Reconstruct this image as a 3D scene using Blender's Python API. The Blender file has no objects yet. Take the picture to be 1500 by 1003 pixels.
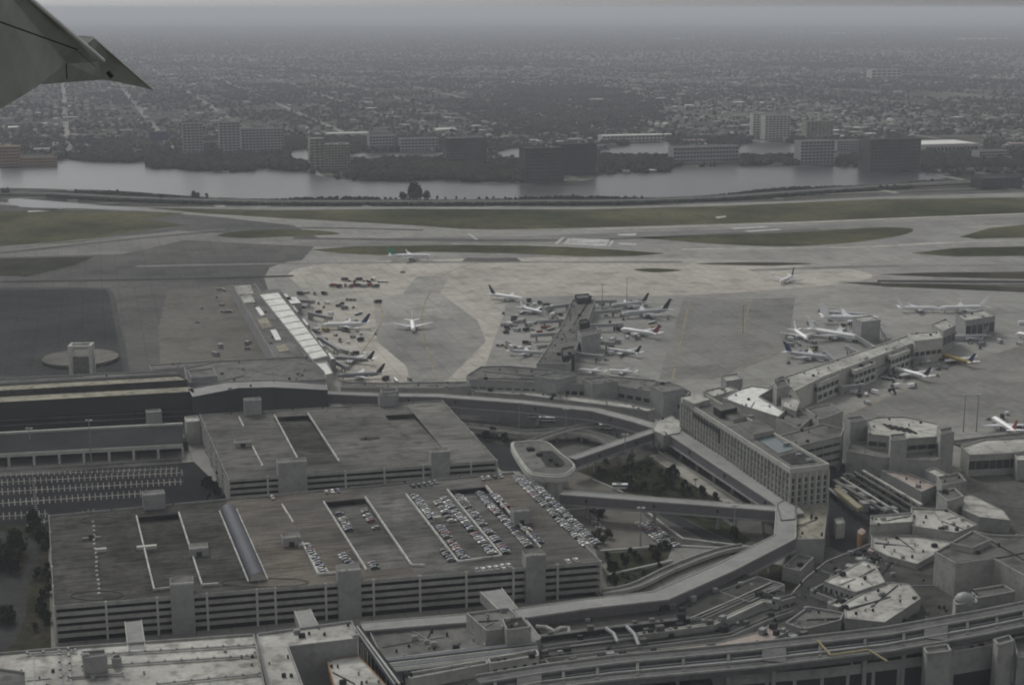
import bpy, math, random
import numpy as np
from mathutils import Vector, Matrix
R = math.radians
random.seed(7); NR = np.random.RandomState(11)
sc = bpy.context.scene
COL = sc.collection
# ---------------------------------------------------------------- camera
F_PX, CAM_H, PITCH = 2200.0, 260.0, math.atan((501.5 - 12) / 2200.0)
cd = bpy.data.cameras.new('camera'); cam = bpy.data.objects.new('camera', cd); COL.objects.link(cam)
cam.location = (0, 0, CAM_H); cam.rotation_euler = (math.pi / 2 - PITCH, 0, 0)
cd.sensor_width = 36; cd.lens = 36 * F_PX / 1500; cd.clip_start = 0.5; cd.clip_end = 200000
sc.camera = cam
# ---------------------------------------------------------------- sky, sun, exposure
SUN_EL, SUN_AZ = R(42), R(-28)          # the sun stands beyond the airport, a little left of the view
w = bpy.data.worlds.new('World'); sc.world = w; w.use_nodes = True
nt = w.node_tree; nt.nodes.clear()
sky = nt.nodes.new('ShaderNodeTexSky'); sky.sky_type = 'NISHITA'; sky.sun_disc = False
sky.sun_elevation = SUN_EL; sky.sun_rotation = SUN_AZ; sky.dust_density = 4; sky.air_density = 1.0; sky.altitude = 260
hs = nt.nodes.new('ShaderNodeHueSaturation'); hs.inputs['Saturation'].default_value = 0.04
bg = nt.nodes.new('ShaderNodeBackground'); bg.inputs[1].default_value = 0.108
wo = nt.nodes.new('ShaderNodeOutputWorld')
nt.links.new(sky.outputs[0], hs.inputs['Color']); nt.links.new(hs.outputs[0], bg.inputs[0]); nt.links.new(bg.outputs[0], wo.inputs[0])
sl = bpy.data.lights.new('sun', 'SUN'); sl.energy = 1.0; sl.angle = R(10); sl.color = (1, .97, .9)
so = bpy.data.objects.new('sun', sl); COL.objects.link(so)
sd = Vector((math.sin(SUN_AZ) * math.cos(SUN_EL), math.cos(SUN_AZ) * math.cos(SUN_EL), math.sin(SUN_EL)))
so.rotation_euler = sd.to_track_quat('Z', 'Y').to_euler(); so.location = (0, 0, 500)
sc.view_settings.view_transform = 'Standard'; sc.view_settings.look = 'None'
sc.view_settings.gamma = 1; sc.view_settings.use_curve_mapping = False
sc.view_settings.exposure = 0.06
sc.cycles.filter_width = 2.0
sc.cycles.max_bounces = 5; sc.cycles.diffuse_bounces = 3; sc.cycles.volume_bounces = 0
HAZE = 0.00009

# ---------------------------------------------------------------- survey: a point of the photograph -> a point of the ground
def ray(px, py):
    u = (px - 750) / F_PX; v = (501.5 - py) / F_PX
    return Vector((u, math.cos(PITCH) + v * math.sin(PITCH), -math.sin(PITCH) + v * math.cos(PITCH)))
def W(px, py, z=0.0):
    d = ray(px, py); t = (z - CAM_H) / d.z
    return Vector((d.x * t, d.y * t, z))
def scale_at(p):                       # photo pixels per metre at a world point
    return F_PX / (p[1] * math.cos(PITCH) + (CAM_H - p[2]) * math.sin(PITCH))
def Z(i): return i
GRID = R(15.5)                          # the city's and the terminal's grid

# ---------------------------------------------------------------- materials
M = {}
def mat(name, rgb, rough=.85, var=.12, scale=.05, fine=.8, tint=None, metal=0, spec=.0, stain=0, bump=0, streak=0, joints=0):
    m = bpy.data.materials.new(name); m.use_nodes = True; n = m.node_tree; L = n.links
    b = n.nodes['Principled BSDF']; b.inputs['Roughness'].default_value = rough; b.inputs['Metallic'].default_value = metal
    b.inputs['Specular IOR Level'].default_value = spec
    g = n.nodes.new('ShaderNodeNewGeometry')
    def noise(s, det=3):
        t = n.nodes.new('ShaderNodeTexNoise'); t.inputs['Scale'].default_value = s; t.inputs['Detail'].default_value = det
        L.new(g.outputs['Position'], t.inputs['Vector']); return t.outputs['Fac']
    def mr(src, lo, hi, a=.3, c=.7):
        q = n.nodes.new('ShaderNodeMapRange'); q.inputs[1].default_value = a; q.inputs[2].default_value = c
        q.inputs[3].default_value = lo; q.inputs[4].default_value = hi; L.new(src, q.inputs[0]); return q.outputs[0]
    c1 = rgb; c2 = tint or rgb
    mx = n.nodes.new('ShaderNodeMix'); mx.data_type = 'RGBA'
    mx.inputs[6].default_value = (*c1, 1); mx.inputs[7].default_value = (*c2, 1)
    L.new(mr(noise(scale * .6), 0, 1, .4, .62), mx.inputs[0])
    ml = n.nodes.new('ShaderNodeMath'); ml.operation = 'MULTIPLY'
    L.new(mr(noise(scale), 1 - var, 1 + var), ml.inputs[0]); L.new(mr(noise(fine, 4), 1 - var, 1 + var), ml.inputs[1])
    out = ml.outputs[0]
    if stain:
        m2 = n.nodes.new('ShaderNodeMath'); m2.operation = 'MULTIPLY'
        L.new(mr(noise(scale * 4, 5), 1 - stain, 1, .33, .5), m2.inputs[0]); L.new(out, m2.inputs[1]); out = m2.outputs[0]
    if streak or joints:
        mp = n.nodes.new('ShaderNodeMapping'); mp.inputs['Rotation'].default_value = (0, 0, -GRID); L.new(g.outputs['Position'], mp.inputs['Vector'])
    if streak:
        m3 = n.nodes.new('ShaderNodeMapping'); m3.inputs['Scale'].default_value = (.06, .55, .3); L.new(mp.outputs[0], m3.inputs['Vector'])
        t = n.nodes.new('ShaderNodeTexNoise'); t.inputs['Scale'].default_value = 1; t.inputs['Detail'].default_value = 5; L.new(m3.outputs[0], t.inputs['Vector'])
        m2 = n.nodes.new('ShaderNodeMath'); m2.operation = 'MULTIPLY'; L.new(mr(t.outputs['Fac'], 1 - streak, 1 + streak * .8, .36, .62), m2.inputs[0]); L.new(out, m2.inputs[1]); out = m2.outputs[0]
    if joints:
        bt = n.nodes.new('ShaderNodeTexBrick'); bt.offset = 0; bt.inputs['Scale'].default_value = 1; bt.inputs['Brick Width'].default_value = joints; bt.inputs['Row Height'].default_value = joints
        bt.inputs['Mortar Size'].default_value = .25; bt.inputs['Color1'].default_value = (1, 1, 1, 1); bt.inputs['Color2'].default_value = (.88, .88, .88, 1); bt.inputs['Mortar'].default_value = (.6, .6, .6, 1); L.new(mp.outputs[0], bt.inputs['Vector'])
        m4 = n.nodes.new('ShaderNodeMath'); m4.operation = 'MULTIPLY'; L.new(bt.outputs['Color'], m4.inputs[0]); L.new(out, m4.inputs[1]); out = m4.outputs[0]
    vm = n.nodes.new('ShaderNodeVectorMath'); vm.operation = 'SCALE'
    L.new(mx.outputs[2], vm.inputs[0]); L.new(out, vm.inputs['Scale']); L.new(vm.outputs[0], b.inputs['Base Color'])
    if bump:
        bp = n.nodes.new('ShaderNodeBump'); bp.inputs['Strength'].default_value = bump; bp.inputs['Distance'].default_value = .5
        L.new(noise(fine * 2, 3), bp.inputs['Height']); L.new(bp.outputs[0], b.inputs['Normal'])
    M[name] = m; return m
mat('city_ground', (.045, .05, .042), var=.5, scale=.0012, fine=.012, tint=(.105, .098, .08), stain=.45)
mat('pavement', (.3, .295, .275), var=.1, scale=.008, fine=.12, tint=(.25, .248, .235), stain=.15, joints=15)
mat('pale_and_sunlit_concrete', (.45, .43, .38), var=.12, scale=.012, fine=.15, tint=(.37, .36, .32), stain=.22, joints=12)  # pale concrete; on the middle apron it paints the pool of sun
mat('lane_concrete', (.33, .325, .3), var=.12, scale=.01, fine=.2, tint=(.25, .247, .235), stain=.2, joints=16)
mat('tan_concrete', (.15, .144, .128), var=.14, scale=.012, fine=.15, stain=.2)
mat('asphalt', (.047, .047, .047), var=.16, scale=.01, fine=.2, tint=(.06, .06, .06), stain=.15, joints=18)
mat('worn_asphalt', (.075, .075, .073), var=.2, scale=.02, fine=.3, stain=.2)
mat('mid_asphalt', (.2, .198, .186), var=.14, scale=.01, fine=.2, tint=(.235, .23, .215), stain=.15, joints=22)
mat('old_and_shaded_pavement', (.1, .1, .095), var=.14, scale=.008, fine=.15, tint=(.135, .133, .125), stain=.2, joints=15)  # older paving; on the left apron it paints cloud shade
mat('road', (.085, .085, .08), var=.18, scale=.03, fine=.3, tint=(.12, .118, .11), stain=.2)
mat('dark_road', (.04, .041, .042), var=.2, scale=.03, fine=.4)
mat('lot_asphalt', (.022, .022, .024), var=.2, scale=.03, fine=.4, tint=(.03, .03, .03))
mat('grass', (.045, .048, .024), var=.25, scale=.01, fine=.12, tint=(.095, .092, .05), stain=.25)
mat('dark_grass', (.035, .037, .026), var=.3, scale=.03, fine=.3, tint=(.055, .05, .037), stain=.2)
mat('water', (.03, .036, .036), rough=.3, var=.05, spec=.055, fine=.15, bump=.5, scale=.002, tint=(.07, .078, .076))
mat('deck', (.085, .083, .077), var=.16, scale=.05, fine=.7, tint=(.05, .049, .046), stain=.3, streak=.35)
mat('deck_brown', (.15, .136, .116), var=.14, scale=.012, fine=.7, tint=(.095, .092, .086), stain=.3, streak=.3)
mat('deck_pale', (.2, .196, .18), var=.14, scale=.02, fine=.7, tint=(.14, .138, .13), stain=.3, streak=.28)
mat('deck_mid', (.145, .142, .132), var=.14, scale=.03, fine=.7, tint=(.09, .089, .084), stain=.3, streak=.3)
mat('concrete', (.31, .315, .295), var=.1, scale=.05, fine=.6, stain=.18)
mat('concrete_grey', (.29, .29, .287), var=.08, scale=.05, fine=.6, stain=.15)
mat('pale_wall', (.44, .445, .41), var=.08, scale=.05, fine=.6, stain=.15)
mat('barrier', (.52, .52, .49), var=.15, scale=.1, fine=.8, stain=.3)
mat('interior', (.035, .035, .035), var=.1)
mat('roof_white', (.45, .445, .41), var=.12, scale=.05, fine=.5, tint=(.34, .335, .31), stain=.4)
mat('roof_bright', (.7, .7, .67), var=.08, scale=.05, fine=.5, stain=.2)
mat('roof_grey', (.17, .168, .158), var=.14, scale=.04, fine=.5, tint=(.12, .12, .115), stain=.35)
mat('roof_dark', (.05, .051, .049), var=.2, scale=.04, fine=.5, tint=(.08, .08, .075), stain=.3)
mat('roof_beige', (.33, .315, .25), var=.14, scale=.06, fine=.5, tint=(.24, .23, .19), stain=.4)
mat('roof_pink', (.36, .31, .28), var=.12, scale=.06, fine=.5, stain=.3)
mat('walk_roof', (.3, .298, .29), var=.08, scale=.03, fine=.4, tint=(.26, .26, .255), stain=.12)
mat('walk_wall', (.15, .145, .155), var=.12, scale=.05)
mat('glass', (.03, .036, .038), rough=.2, var=.1, spec=.5)
mat('glass_teal', (.1, .15, .16), rough=.25, var=.1, spec=.5)
mat('pool_water', (.03, .055, .056), rough=.2, var=.2, spec=.3)
mat('metal_grey', (.25, .255, .26), rough=.5, var=.1, metal=.2)
mat('metal_dark', (.045, .045, .048), rough=.5, var=.1)
mat('track_grey', (.13, .13, .13), var=.15, scale=.04, fine=.5, stain=.2)
mat('plant_cover', (.022, .028, .016), var=.4, scale=.1, fine=.8, tint=(.045, .047, .03), stain=.3)
mat('far_wall', (.2, .2, .185), var=.2)
mat('tube_metal', (.055, .06, .078), rough=.55, var=.15, metal=0, spec=.12)
mat('paint_white', (.45, .45, .43), var=.25, fine=1.5, stain=.3)
mat('deck_paint', (.125, .122, .11), var=.3, fine=1.5, stain=.5)
mat('paint_faint', (.26, .26, .24), var=.25, fine=1.5, stain=.4)
mat('road_pale', (.24, .235, .215), var=.3, scale=.002, fine=.05, stain=.5)
mat('paint_yellow', (.27, .24, .16), var=.25, fine=1.5, stain=.4)
mat('stain', (.12, .12, .12), var=.2)
mat('leaf', (.045, .056, .028), var=.4, fine=.9, tint=(.075, .08, .04), rough=.8)
mat('leaf_dark', (.022, .027, .018), var=.35, fine=.9, tint=(.036, .04, .027), rough=.8)
mat('far_leaf', (.032, .038, .03), var=.4, scale=.006, fine=.06, tint=(.055, .056, .044), rough=.9)
mat('bark', (.12, .1, .08))
mat('orange', (.3, .19, .11)); mat('red', (.25, .07, .06)); mat('yellow', (.36, .29, .12)); mat('dull_yellow', (.26, .23, .14)); mat('navy', (.04, .06, .13)); mat('green', (.05, .25, .15))
mat('plane_white', (.78, .78, .78), rough=.4, var=.05, spec=.5); mat('plane_silver', (.45, .46, .48), rough=.35, var=.05, spec=.5)
mat('wing_skin', (.38, .4, .38), rough=.55, var=.06, scale=.5, fine=3, stain=.1)
mat('wing_edge', (.75, .76, .76), rough=.4, var=.1)
mat('tyre', (.03, .03, .03)); mat('panel_gap', (.06, .06, .06))
CARS = {}
for nme, c in {'white': (.62, .62, .61), 'silver': (.3, .31, .32), 'grey': (.18, .185, .19), 'black': (.03, .03, .032), 'dark blue': (.04, .055, .11), 'dark red': (.2, .035, .03), 'dark green': (.04, .07, .055), 'beige': (.4, .36, .29)}.items():
    CARS[nme] = mat('car_paint_' + nme.replace(' ', '_'), c, rough=.3, var=.03, spec=.5)

# ---------------------------------------------------------------- mesh building
class MB:
    def __init__(s): s.v = []; s.f = []; s.m = []; s.mi = 0
    def add(s, vs, fs):
        o = len(s.v); s.v += [tuple(x) for x in vs]; s.f += [tuple(i + o for i in f) for f in fs]; s.m += [s.mi] * len(fs); return s
    def prism(s, poly, z0, z1, top=True, bottom=True, side=True):
        n = len(poly); a = sum(poly[i][0] * poly[(i + 1) % n][1] - poly[(i + 1) % n][0] * poly[i][1] for i in range(n))
        if a < 0: poly = poly[::-1]
        vs = [(p[0], p[1], z0) for p in poly] + [(p[0], p[1], z1) for p in poly]; fs = []
        if side: fs += [(i, (i + 1) % n, n + (i + 1) % n, n + i) for i in range(n)]
        if top: fs.append(tuple(range(n, 2 * n)))
        if bottom: fs.append(tuple(range(n - 1, -1, -1)))
        return s.add(vs, fs)
    def box(s, c, size, rz=0, rx=0):
        hx, hy, hz = [q / 2 for q in size]
        m = Matrix.Translation(c) @ Matrix.Rotation(rz, 4, 'Z') @ Matrix.Rotation(rx, 4, 'Y')
        vs = [m @ Vector((x, y, z)) for z in (-hz, hz) for y in (-hy, hy) for x in (-hx, hx)]
        return s.add(vs, [(0, 2, 3, 1), (4, 5, 7, 6), (0, 1, 5, 4), (2, 6, 7, 3), (0, 4, 6, 2), (1, 3, 7, 5)])
    def beam(s, a, b, wd, ht):            # box from a to b, its top at their z
        a = Vector(a); b = Vector(b); d = b - a; n = Vector((-d.y, d.x, 0)).normalized() * wd / 2; h = Vector((0, 0, ht))
        return s.add([a - n - h, b - n - h, b + n - h, a + n - h, a - n, b - n, b + n, a + n],
                     [(0, 3, 2, 1), (4, 5, 6, 7), (0, 1, 5, 4), (2, 3, 7, 6), (1, 2, 6, 5), (3, 0, 4, 7)])
    def tube(s, pts, rad, n=8, caps=True):
        pts = [Vector(p) for p in pts]; rr = rad if isinstance(rad, (list, tuple)) else [rad] * len(pts); vs = []; fs = []
        for i, p in enumerate(pts):
            d = (pts[min(i + 1, len(pts) - 1)] - pts[max(i - 1, 0)]).normalized()
            up = Vector((0, 0, 1)) if abs(d.z) < .9 else Vector((1, 0, 0)); a = d.cross(up).normalized(); b = a.cross(d)
            for k in range(n):
                t = 2 * math.pi * k / n; vs.append(p + (a * math.cos(t) + b * math.sin(t)) * rr[i])
        for i in range(len(pts) - 1):
            for k in range(n): fs.append((i * n + k, i * n + (k + 1) % n, (i + 1) * n + (k + 1) % n, (i + 1) * n + k))
        if caps: fs.append(tuple(range(n - 1, -1, -1))); fs.append(tuple((len(pts) - 1) * n + k for k in range(n)))
        return s.add(vs, fs)
    def ribbon(s, path, width, z0, z1, top=True, side=True, bottom=True):
        L_, R_ = offset(path, width / 2), offset(path, -width / 2)
        return s.prism(L_ + R_[::-1], z0, z1) if z1 > z0 else s.sheet(L_ + R_[::-1], z0)
    def sheet(s, poly, z):
        n = len(poly); a = sum(poly[i][0] * poly[(i + 1) % n][1] - poly[(i + 1) % n][0] * poly[i][1] for i in range(n))
        if a < 0: poly = poly[::-1]
        return s.add([(p[0], p[1], z) for p in poly], [tuple(range(n))])
    def build(s, name, mats, parent=None, smooth=False, origin=None):
        if origin is not None: s.v = [(x - origin[0], y - origin[1], z - origin[2]) for x, y, z in s.v]
        me = bpy.data.meshes.new(name); me.from_pydata(s.v, [], s.f)
        mats = mats if isinstance(mats, (list, tuple)) else [mats]
        for q in mats: me.materials.append(M[q] if isinstance(q, str) else q)
        if len(mats) > 1: me.polygons.foreach_set('material_index', s.m)
        if smooth: me.polygons.foreach_set('use_smooth', [True] * len(me.polygons))
        me.update()
        o = bpy.data.objects.new(name, me); COL.objects.link(o)
        if parent: o.parent = parent
        elif origin is not None: o.location = origin
        return o
def offset(path, d):
    out = []; n = len(path)
    for i in range(n):
        p = Vector(path[i][:2]); a = Vector(path[max(i - 1, 0)][:2]); b = Vector(path[min(i + 1, n - 1)][:2])
        t1 = (p - a).normalized() if i > 0 else (b - p).normalized(); t2 = (b - p).normalized() if i < n - 1 else t1
        n1 = Vector((-t1.y, t1.x)); n2 = Vector((-t2.y, t2.x)); m = (n1 + n2).normalized(); k = max(m.dot(n1), .4)
        q = p + m * d / k; out.append((q.x, q.y))
    return out
def tag(o, label=None, cat=None, group=None, kind=None):
    if label: o['label'] = label
    if cat: o['category'] = cat
    if group: o['group'] = group
    if kind: o['kind'] = kind
    return o
def thing(name, label, cat, loc=(0, 0, 0), rz=0, group=None):
    o = bpy.data.objects.new(name, None); COL.objects.link(o); o.location = loc; o.rotation_euler = (0, 0, rz); o.empty_display_size = .1
    return tag(o, label, cat, group)
def copy_tree(o, parent=None, mats=None):
    c = o.copy(); COL.objects.link(c)
    if parent: c.parent = parent
    for ch in list(o.children): copy_tree(ch, c)
    return c
def PX(poly, z=0): return [W(x, y, z).to_2d()[:] for x, y in poly]
def spline(pts, k=6):
    pts = [Vector(p) for p in pts]; out = []
    for i in range(len(pts) - 1):
        p0 = pts[max(i - 1, 0)]; p1 = pts[i]; p2 = pts[i + 1]; p3 = pts[min(i + 2, len(pts) - 1)]
        for j in range(k):
            t = j / k; out.append(.5 * (2 * p1 + (p2 - p0) * t + (2 * p0 - 5 * p1 + 4 * p2 - p3) * t * t + (3 * p1 - p0 - 3 * p2 + p3) * t ** 3))
    out.append(pts[-1]); return out
def closed_spline(poly, k=4):
    pts = [Vector(p) for p in poly]; n = len(pts); out = []
    for i in range(n):
        p0, p1, p2, p3 = pts[i - 1], pts[i], pts[(i + 1) % n], pts[(i + 2) % n]
        for j in range(k):
            t = j / k; out.append(.5 * (2 * p1 + (p2 - p0) * t + (2 * p0 - 5 * p1 + 4 * p2 - p3) * t * t + (3 * p1 - p0 - 3 * p2 + p3) * t ** 3))
    return [q[:] for q in out]
def inside(p, poly):
    x, y = p; c = False; n = len(poly)
    for i in range(n):
        x1, y1 = poly[i][:2]; x2, y2 = poly[(i + 1) % n][:2]
        if (y1 > y) != (y2 > y) and x < (x2 - x1) * (y - y1) / (y2 - y1) + x1: c = not c
    return c

# ================================================================ THE GROUND
b = MB(); b.sheet([(-90000, -3000), (90000, -3000), (90000, 150000), (-90000, 150000)], -.6)
tag(b.build('ground', 'city_ground'), 'flat city land reaching to the horizon', kind='structure')
b = MB(); b.sheet(PX([(-900, 1500), (-900, 296), (0, 296), (200, 303), (600, 303), (900, 303), (1200, 292), (1400, 281), (1500, 278), (2400, 262), (3000, 1500)]), 0)
tag(b.build('apron', 'pavement'), 'wide grey airport pavement', kind='structure')
def patch(name, poly, mt, z=.03, kind='structure', label=None, smooth=False):
    if smooth: poly = closed_spline(poly)
    bb = MB(); bb.sheet(PX(poly), z); return tag(bb.build(name, mt), label, kind=kind)
# grass between the runways and taxiways
GRASS = [
 [(-500,312),(0,310),(130,307),(190,309),(272,312),(215,321),(274,330),(235,334),(160,345),(122,354),(60,358),(-500,364)],
 [(-500,382),(0,379),(137,376),(110,388),(80,396),(40,405),(-20,404),(-500,408)],
 [(210,304),(400,308),(600,306),(850,307),(1050,302),(1283,292),(1500,289),(2300,280),(2300,300),(1500,312),(1153,325),(850,334),(700,337),(617,331),(480,323),(400,319),(290,312)],
 [(318,345),(350,339),(410,336),(470,338),(497,343),(430,346),(360,349)],
 [(453,366),(520,361),(640,359),(760,359),(870,363),(975,371),(930,375),(860,376),(740,371),(620,369),(560,374),(500,371)],
 [(937,348),(1000,346),(1120,342),(1200,338),(1290,333),(1335,335),(1330,342),(1290,350),(1230,357),(1150,361),(1060,358),(980,352)],
 [(1405,347),(1450,334),(1500,329),(2300,316),(2300,350),(1500,348),(1430,350)],
 [(1335,371),(1400,363),(1500,361),(2300,352),(2300,375),(1500,375),(1400,376)],
 [(928,395),(960,393),(998,396),(960,399)], [(1020,386),(1100,384),(1190,386),(1130,389),(1060,388)],
 [(1285,402),(1360,399),(1500,398),(2300,392),(2300,410),(1500,409),(1380,406)],
 [(1225,413),(1330,414),(1500,420),(2300,432),(2300,440),(1500,428),(1300,420)]]
for i, g in enumerate(GRASS):
    patch('grass', g, 'grass' if i not in (1, 9, 10, 11) else 'dark_grass', .05, 'stuff', smooth=i in (3, 5, 8, 9))
# other pavements, some painting cloud shade and a pool of sun
patch('west_apron_shade', [(-900,300),(0,300),(200,309),(300,316),(430,330),(470,350),(430,395),(455,440),(500,556),(-900,600)], 'old_and_shaded_pavement', .01)  # darker colour carries the cloud shade over the left apron
patch('asphalt_border', [(-900,421),(100,420.5),(160,422),(168,432),(192,552),(-900,564)], 'worn_asphalt', .02, smooth=False)
patch('asphalt_apron', [(-900,425),(155,424),(160,432),(182,548),(-900,560)], 'asphalt')
patch('concrete_apron', [(245,425),(340,418),(440,530),(235,540),(232,480)], 'tan_concrete')
patch('runway', [(-600,366),(0,362),(140,352),(260,338),(480,350),(760,346),(1060,336),(1500,318),(2300,300),(2300,310),(1500,328),(1060,345),(760,357),(480,362),(270,352),(180,372),(0,377),(-600,381)], 'mid_asphalt', .02)
patch('apron_shade_edge', [(395,392),(560,376),(800,372),(1100,376),(1330,388),(1330,412),(1150,440),(1140,520),(1050,550),(690,556),(480,556),(420,470)], 'pavement', .015, smooth=True)  # mid tone painting the soft edge between cloud shade and sun
patch('apron_sun_pool', [(430,395),(620,380),(980,378),(1230,392),(1260,412),(1010,432),(770,436),(735,470),(700,556),(650,557),(690,490),(560,470),(600,556),(500,556),(455,440)], 'pale_and_sunlit_concrete', .02, smooth=True)  # sunlight breaking through the clouds, painted as a paler patch
patch('taxi_lane', [(548,440),(590,430),(610,405),(660,402),(645,430),(700,470),(712,500),(655,557),(620,557),(552,500)], 'lane_concrete', .06)
patch('asphalt_lane', [(1000,440),(1165,436),(1155,500),(1140,520),(1045,556),(965,556)], 'mid_asphalt', .05)
patch('east_ramp', [(1500,505),(1395,540),(1330,570),(1215,618),(1290,625),(2300,640),(2300,470)], 'mid_asphalt', .05)
patch('asphalt_taxiway', [(1285,410),(1500,411),(2300,412),(2300,420),(1500,419),(1285,413)], 'asphalt', .06)
# painted markings on runway and taxi lanes
mk = MB()
for q in ([(811,357),(823,348),(828,348),(816,358)], [(832,349),(893,351),(888,361),(824,358)], [(896,352),(900,352),(894,361),(890,361)], [(907,356),(933,357),(932,359),(906,358)], [(1070,334),(1120,331),(1126,333),(1076,336)],
          [(1090,338),(1140,335),(1146,337),(1096,340)], [(684,342),(688,342),(701,351),(696,351)], [(905,343),(932,342),(932,345),(905,345)], [(40,309),(90,306),(92,308),(42,311)], [(1048,318),(1062,316),(1064,318),(1050,320)]):
    mk.sheet(PX(q), .09)
tag(mk.build('runway_marking', 'paint_white'), 'white painted runway threshold bars', kind='structure')
mk = MB()
for path in ([(640,558),(618,470),(632,425),(655,400),(700,385)], [(500,556),(560,470),(548,440)], [(985,556),(1010,440)], [(1085,490),(1100,440)], [(1050,556),(1165,500)], [(1215,618),(1395,540),(1500,505)]):
    mk.ribbon([q for q in spline(PX(path), 6)], 1.1, .1, .1)
tag(mk.build('taxiway_marking', 'paint_yellow'), 'faint yellow taxi lines', kind='structure')
tag(MB().box((0, 0, 0), (.1, .1, .1)).build('x', 'water'), 'x'); bpy.data.objects.remove(bpy.data.objects['x'])
# lagoon and lakes
WATER = [[(-500,252),(0,247),(75,238),(92,233),(130,236),(195,238),(212,233),(222,246),(260,247),(295,252),(360,252),(385,247),(440,252),(470,258),(530,265),(600,266),(640,262),(690,267),(760,268),(800,270),(870,262),(882,257),(975,252),(985,246),(1100,243),(1180,243),(1270,246),(1330,252),(1390,259),(1320,268),(1200,277),(1090,284),(1000,289),(850,293),(700,292),(560,292),(400,291),(300,288),(200,281),(150,278),(100,277),(0,275),(-500,268)],
 [(893,216),(940,211),(980,209),(983,232),(930,230),(880,227)], [(1085,211),(1140,209),(1176,212),(1170,229),(1120,233),(1088,230)], [(732,222),(752,217),(772,219),(766,231),(738,230)],
 [(520,226),(580,222),(652,223),(656,233),(600,235),(535,235)], [(14,291),(80,295),(160,302),(212,307),(110,305),(30,303)], [(1225,222),(1262,219),(1268,230),(1230,232)], [(425,222),(452,219),(456,238),(430,240)]]
for q in WATER: patch('lagoon_water', closed_spline(q, 3), 'water', -.3 if q[0][0] != 14 else .06)
# the highway on its bank between lagoon and airfield
HW = [(-500,276),(0,283),(100,286),(200,291),(400,296),(700,296),(900,295),(1050,290),(1150,283),(1300,273),(1500,264),(2200,240)]
hb = MB(); hb.ribbon([q for q in spline(PX(HW), 5)], 46, -.5, 1.0); tag(hb.build('road_bank', 'dark_grass'), kind='structure')
hp = [Vector((q[0], q[1])) for q in spline(PX(HW), 5)]
for s_ in (-1, 1):
    r_ = MB(); r_.ribbon(offset(hp, s_ * 9.5), 14, 1.0, 1.2); tag(r_.build('highway', 'road'), kind='structure')
hr = MB(); hr.ribbon(hp, .6, 1.0, 2.1); tag(hr.build('median_barrier', 'pale_wall'), 'low concrete barrier along the middle of the highway', 'barrier')
patch('service_road', [(-500,300),(0,305),(210,309),(215,310.5),(0,308),(-500,304)], 'road', .09)
patch('perimeter_road', [(860,299),(1000,297),(1150,292),(1285,284),(1500,278),(2300,268),(2300,272),(1500,282),(1285,288),(1150,295),(1000,299)], 'road', .09)

# ================================================================ BUILDINGS
def building(name, label, cat, poly, z, base=0., wall='concrete', roof='roof_grey', par=.9, bands=(), units=0, group=None, seams=0):
    """poly = the outline of the roof as surveyed, at height z; walls go down to base"""
    P = PX(poly, z); n = len(P); cx = sum(p[0] for p in P) / n; cy = sum(p[1] for p in P) / n
    rt = thing(name, label, cat, (cx, cy, base), 0, group); org = (cx, cy, base)
    a = sum(P[i][0] * P[(i + 1) % n][1] - P[(i + 1) % n][0] * P[i][1] for i in range(n)); sg = 1 if a > 0 else -1
    MB().prism(P, base, z - .05, top=False).build('wall', wall, rt, origin=org)
    MB().sheet(P, z - .02).build('roof', roof, rt, origin=org)
    if par:
        m = MB()
        for i in range(n):
            p, q = Vector(P[i]), Vector(P[(i + 1) % n]); d = (q - p)
            if d.length < .5: continue
            nn = Vector((d.y, -d.x)).normalized() * sg
            p2, q2 = p - nn * .25 - d.normalized() * .0, q - nn * .25
            m.beam((p2.x, p2.y, z + par), (q2.x, q2.y, z + par), .5, par + .3)
        m.build('parapet', wall, rt, origin=org)
    for bd in bands:
        e, z0, z1, cnt, fill, mt = tuple(bd) + (.8, 'glass')[len(bd) - 4:]
        p, q = Vector(P[e]), Vector(P[(e + 1) % n]); d = q - p; L = d.length; d.normalize(); nn = Vector((d.y, -d.x)) * sg
        me = None
        for k in range(cnt):
            c = p + d * L * (k + .5) / cnt
            if me is None:
                o = MB().box((0, 0, 0), (L / cnt * fill, .16, z1 - z0)).build('window', mt, rt); me = o.data
            else:
                o = bpy.data.objects.new('window', me); COL.objects.link(o); o.parent = rt
            o.location = (c.x + nn.x * .05 - cx, c.y + nn.y * .05 - cy, (z0 + z1) / 2 - base); o.rotation_euler = (0, 0, math.atan2(d.y, d.x))
    xs = [p[0] for p in P]; ys = [p[1] for p in P]; k = 0; tries = 0
    while k < units and tries < units * 30:
        tries += 1; x, y = random.uniform(min(xs), max(xs)), random.uniform(min(ys), max(ys))
        if not inside((x, y), P): continue
        s1, s2, h = random.choice([(1.2, 1.2, .9), (1.6, 1.3, 1.2), (2.6, 1.6, 1.5), (.8, .8, 1.4), (.7, .6, 1.1), (.6, .6, .8), (1.0, .6, .9)])
        u = MB(); u.box((0, 0, h / 2), (s1, s2, h)); u.box((0, 0, h + .12), (s1 * .7, s2 * .7, .25))
        o = u.build('rooftop_unit', random.choice(['metal_grey', 'metal_dark', 'concrete', 'metal_dark']), rt); o.location = (x - cx, y - cy, z - base); o.rotation_euler.z = GRID; k += 1
    for _ in range(seams):
        i = random.randrange(n); p = Vector(P[i]); q = Vector(P[(i + 1) % n]); t = random.uniform(.15, .85); c = p.lerp(q, t)
        far = Vector((cx, cy)); d = (far - c); e_ = c + d * random.uniform(.6, 1.4); c = c + d * .1
        if inside(e_, P): MB().beam((c.x, c.y, z + .35), (e_.x, e_.y, z + .35), .4, .35).build('roof_pipe', 'metal_dark' if random.random() < .6 else 'metal_grey', rt, origin=org)
    return rt
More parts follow.
